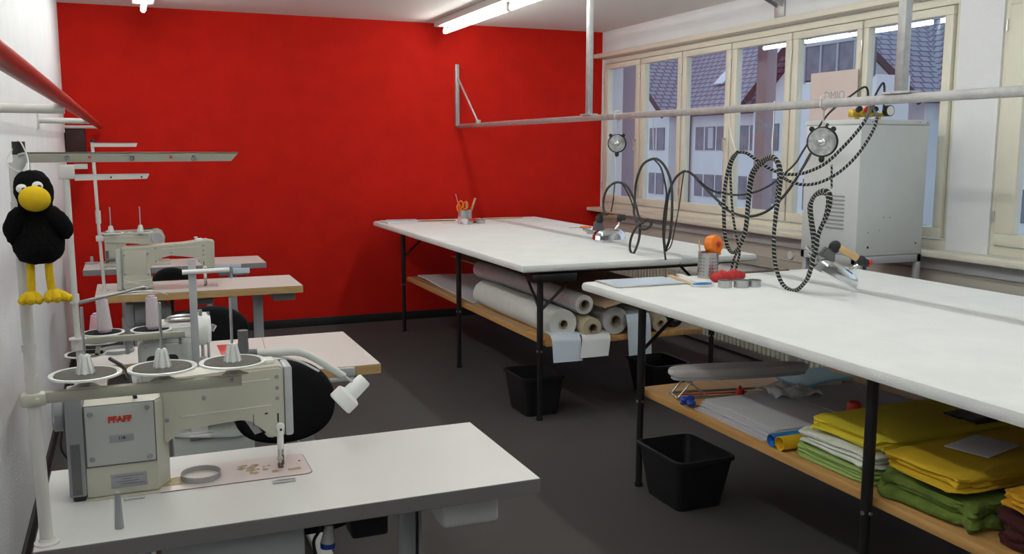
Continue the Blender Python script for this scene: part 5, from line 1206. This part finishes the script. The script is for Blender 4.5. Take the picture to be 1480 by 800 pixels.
# ------------------------------------------------------------------ chairs
def chair(label, x, y, zc=.745, w=.155, h=.135):
    t = thing('work_chair', label, 'chair', (x, y, 0), 'black round-backed work chairs at the machines')
    c = Vector((x, y, zc)); T = Matrix.Diagonal((w, .038, h)).to_4x4()
    g = G(); n = 44; rows = []
    for r_, d in ((0, -.022), (.6, -.026), (.88, -.028), (.97, -.020), (1., -.004), (1., .010), (.95, .020), (.5, .026), (0, .027)):
        if r_ == 0: rows.append([g.bm.verts.new((x, y+d, zc))]); continue
        rows.append([g.bm.verts.new((x+w*r_*math.copysign(abs(math.cos(a))**.9, math.cos(a)), y+d + .045*(math.cos(a)*r_)**2*-1, zc+h*r_*math.copysign(abs(math.sin(a))**.9, math.sin(a)))) for a in [2*PI*i/n for i in range(n)]])
    for A, B in zip(rows, rows[1:]):
        for i in range(n):
            u = []
            for v in (A[i % len(A)], A[(i+1) % len(A)], B[(i+1) % len(B)], B[i % len(B)]):
                if v not in u: u.append(v)
            g.bm.faces.new(u)
    put('backrest', g, 'black_fabric', t, ang=60)
    g = G(); rows = []; sc = (x, y-.19, .47)
    for r_, d in ((0, -.035), (.9, -.035), (1., -.015), (1., .012), (.94, .030), (.5, .036), (0, .034)):
        if r_ == 0: rows.append([g.bm.verts.new((sc[0], sc[1], sc[2]+d))]); continue
        rows.append([g.bm.verts.new((sc[0]+.20*r_*math.copysign(abs(math.cos(a))**.75, math.cos(a)), sc[1]+.19*r_*math.copysign(abs(math.sin(a))**.75, math.sin(a)), sc[2]+d)) for a in [2*PI*i/n for i in range(n)]])
    for A, B in zip(rows, rows[1:]):
        for i in range(n):
            u = []
            for v in (A[i % len(A)], A[(i+1) % len(A)], B[(i+1) % len(B)], B[i % len(B)]):
                if v not in u: u.append(v)
            g.bm.faces.new(u)
    put('seat', g, 'black_fabric', t, ang=60)
    put('back_support', G().tube([(x, y-.12, .42), (x, y+.02, .43), (x, y+.045, .50), (x, y+.030, zc)], .013, 10, 6), 'black_metal', t)
    put('gas_column', G().cyl((x, y-.19, .10), (x, y-.19, .44), .024, .016, n=20), 'black_metal', t)
    for k in range(5):
        a = 2*PI*k/5 + .3; d = Vector((math.cos(a), math.sin(a), 0)); b = Vector((x, y-.19, .10))
        l = put('base_arm', G().tube([b, b + d*.12 + Vector((0, 0, -.01)), b + d*.235 + Vector((0, 0, -.035))], lambda u: .018-.006*u, 8, 3), 'black', t)
        e = b + d*.235; s_ = Vector((-d.y, d.x, 0))
        put('castor', G().cyl(Vector((e.x, e.y, .025))-s_*.018, Vector((e.x, e.y, .025))+s_*.018, .025, n=18), 'black', l)
    return t
chair('black work chair with rounded back between the first and second sewing tables', .425, 2.955, .742, .160, .136)
chair('black round-backed chair behind the second sewing table', .310, 4.36, .725, .172, .110)
chair('black round-backed chair between the third and fourth sewing tables', .228, 6.30, .69, .115, .092)

# ------------------------------------------------------------------ crow plush hanging on the first stand
CYY = 1.945
t = thing('plush_crow', 'black plush crow with yellow beak and feet hanging on the nearest thread stand', 'plush toy', (-.162, CYY, 1.26))
def fuzzy(g, amp=.0022, f=90):
    for v in g.bm.verts:
        v.co += Vector((noise.noise(v.co*f), noise.noise(v.co*f+Vector((5, 0, 0))), noise.noise(v.co*f+Vector((0, 9, 0)))))*amp
    return g
prof = [(0, -.0525), (.022, -.052), (.035, -.045), (.0435, -.028), (.0445, -.010), (.040, .010), (.034, .030), (.030, .046), (.029, .056), (.031, .066), (.0335, .078), (.0335, .092), (.029, .108), (.018, .119), (0, .123)]
# one soft skin: body and head together, head leaning a little to the left
P_ = []
for a, b in zip(prof, prof[1:]):
    for k in range(4): P_.append((a[0]+(b[0]-a[0])*k/4, a[1]+(b[1]-a[1])*k/4))
P_.append(prof[-1])
bd = G().lathe(P_, (-.160, CYY, 1.385), n=56)
for v in bd.bm.verts:
    h = v.co.z - 1.385; v.co.x -= max(0, h-.03)*.06; v.co.y = CYY + (v.co.y-CYY)*.85
put('body', fuzzy(bd), 'plush_black', t, ang=180)
for s_, x0_, x1_, z1_ in ((-1, -.184, -.201, 1.384), (1, -.138, -.115, 1.392)):
    g = G().tube([(x0_, CYY-.010, 1.432), ((x0_+x1_)/2, CYY-.018, 1.418), (x1_, CYY-.012, 1.396), (x1_-s_*.004, CYY-.008, z1_-.012)], lambda u: (.011+.0065*math.sin(PI*min(1, u*.9+.1)))*(1 if u < .93 else .75), 24, 7)
    put('wing', fuzzy(g), 'plush_black', t, ang=180)
put('beak', G().ball((-.159, CYY-.036, 1.4555), (.027, .024, .0235), 32, 20, T=Matrix.Rotation(.1, 4, 'Y')), 'plush_yellow', t)
for ex, ez in ((-.180, 1.474), (-.154, 1.4785)):
    e = put('eye', G().ball((ex, CYY-.027, ez), (.0095, .006, .0085), 20, 14), 'eye_white', t)
    put('pupil', G().ball((ex+.0035, CYY-.0325, ez-.001), (.0034, .0022, .0034), 14, 10), 'black', e)
for x, xf, zf, toes in ((-.176, -.178, 1.272, ((-.021, -.008), (-.001, -.018), (.017, -.012))), (-.145, -.143, 1.274, ((-.009, -.016), (.011, -.018), (.033, -.006)))):
    l = put('leg', G().tube([(x, CYY, 1.345), (x-.001, CYY-.001, 1.315), (xf, CYY-.002, zf)], .0072, 14, 5), 'plush_yellow', t)
    for dx, dy in toes:
        put('toe', G().tube([(xf, CYY-.002, zf+.002), (xf+dx*.55, CYY-.002+dy*.6, zf-.006), (xf+dx*1.05, CYY-.002+dy*1.1, zf-.012)], lambda u: .0070+.0034*math.sin(PI*min(u+.15, 1)) - (.004 if u > .97 else 0), 14, 5), 'plush_yellow', l)
tag(put('hanging_loop', G().tube([(-.170, CYY+.004, 1.502), (-.172, 1.985, 1.525), (-.178, 2.0, 1.545), (-.188, 2.008, 1.562), (-.20, 2.014, 1.545), (-.21, 2.0, 1.52), (-.19, 1.97, 1.505), (-.172, CYY+.004, 1.500)], .0013, 6), 'string'), 'white string holding the plush crow on the stand', 'string')

# ------------------------------------------------------------------ daylight and view
w = bpy.data.worlds.new('dusk_sky'); S.world = w; w.use_nodes = True
bg = w.node_tree.nodes['Background']; bg.inputs[0].default_value = (.66, .83, 1.0, 1); bg.inputs[1].default_value = .95
S.view_settings.view_transform = 'Standard'; S.view_settings.look = 'None'; S.view_settings.gamma = 1
S.view_settings.use_curve_mapping = False; S.view_settings.exposure = .1
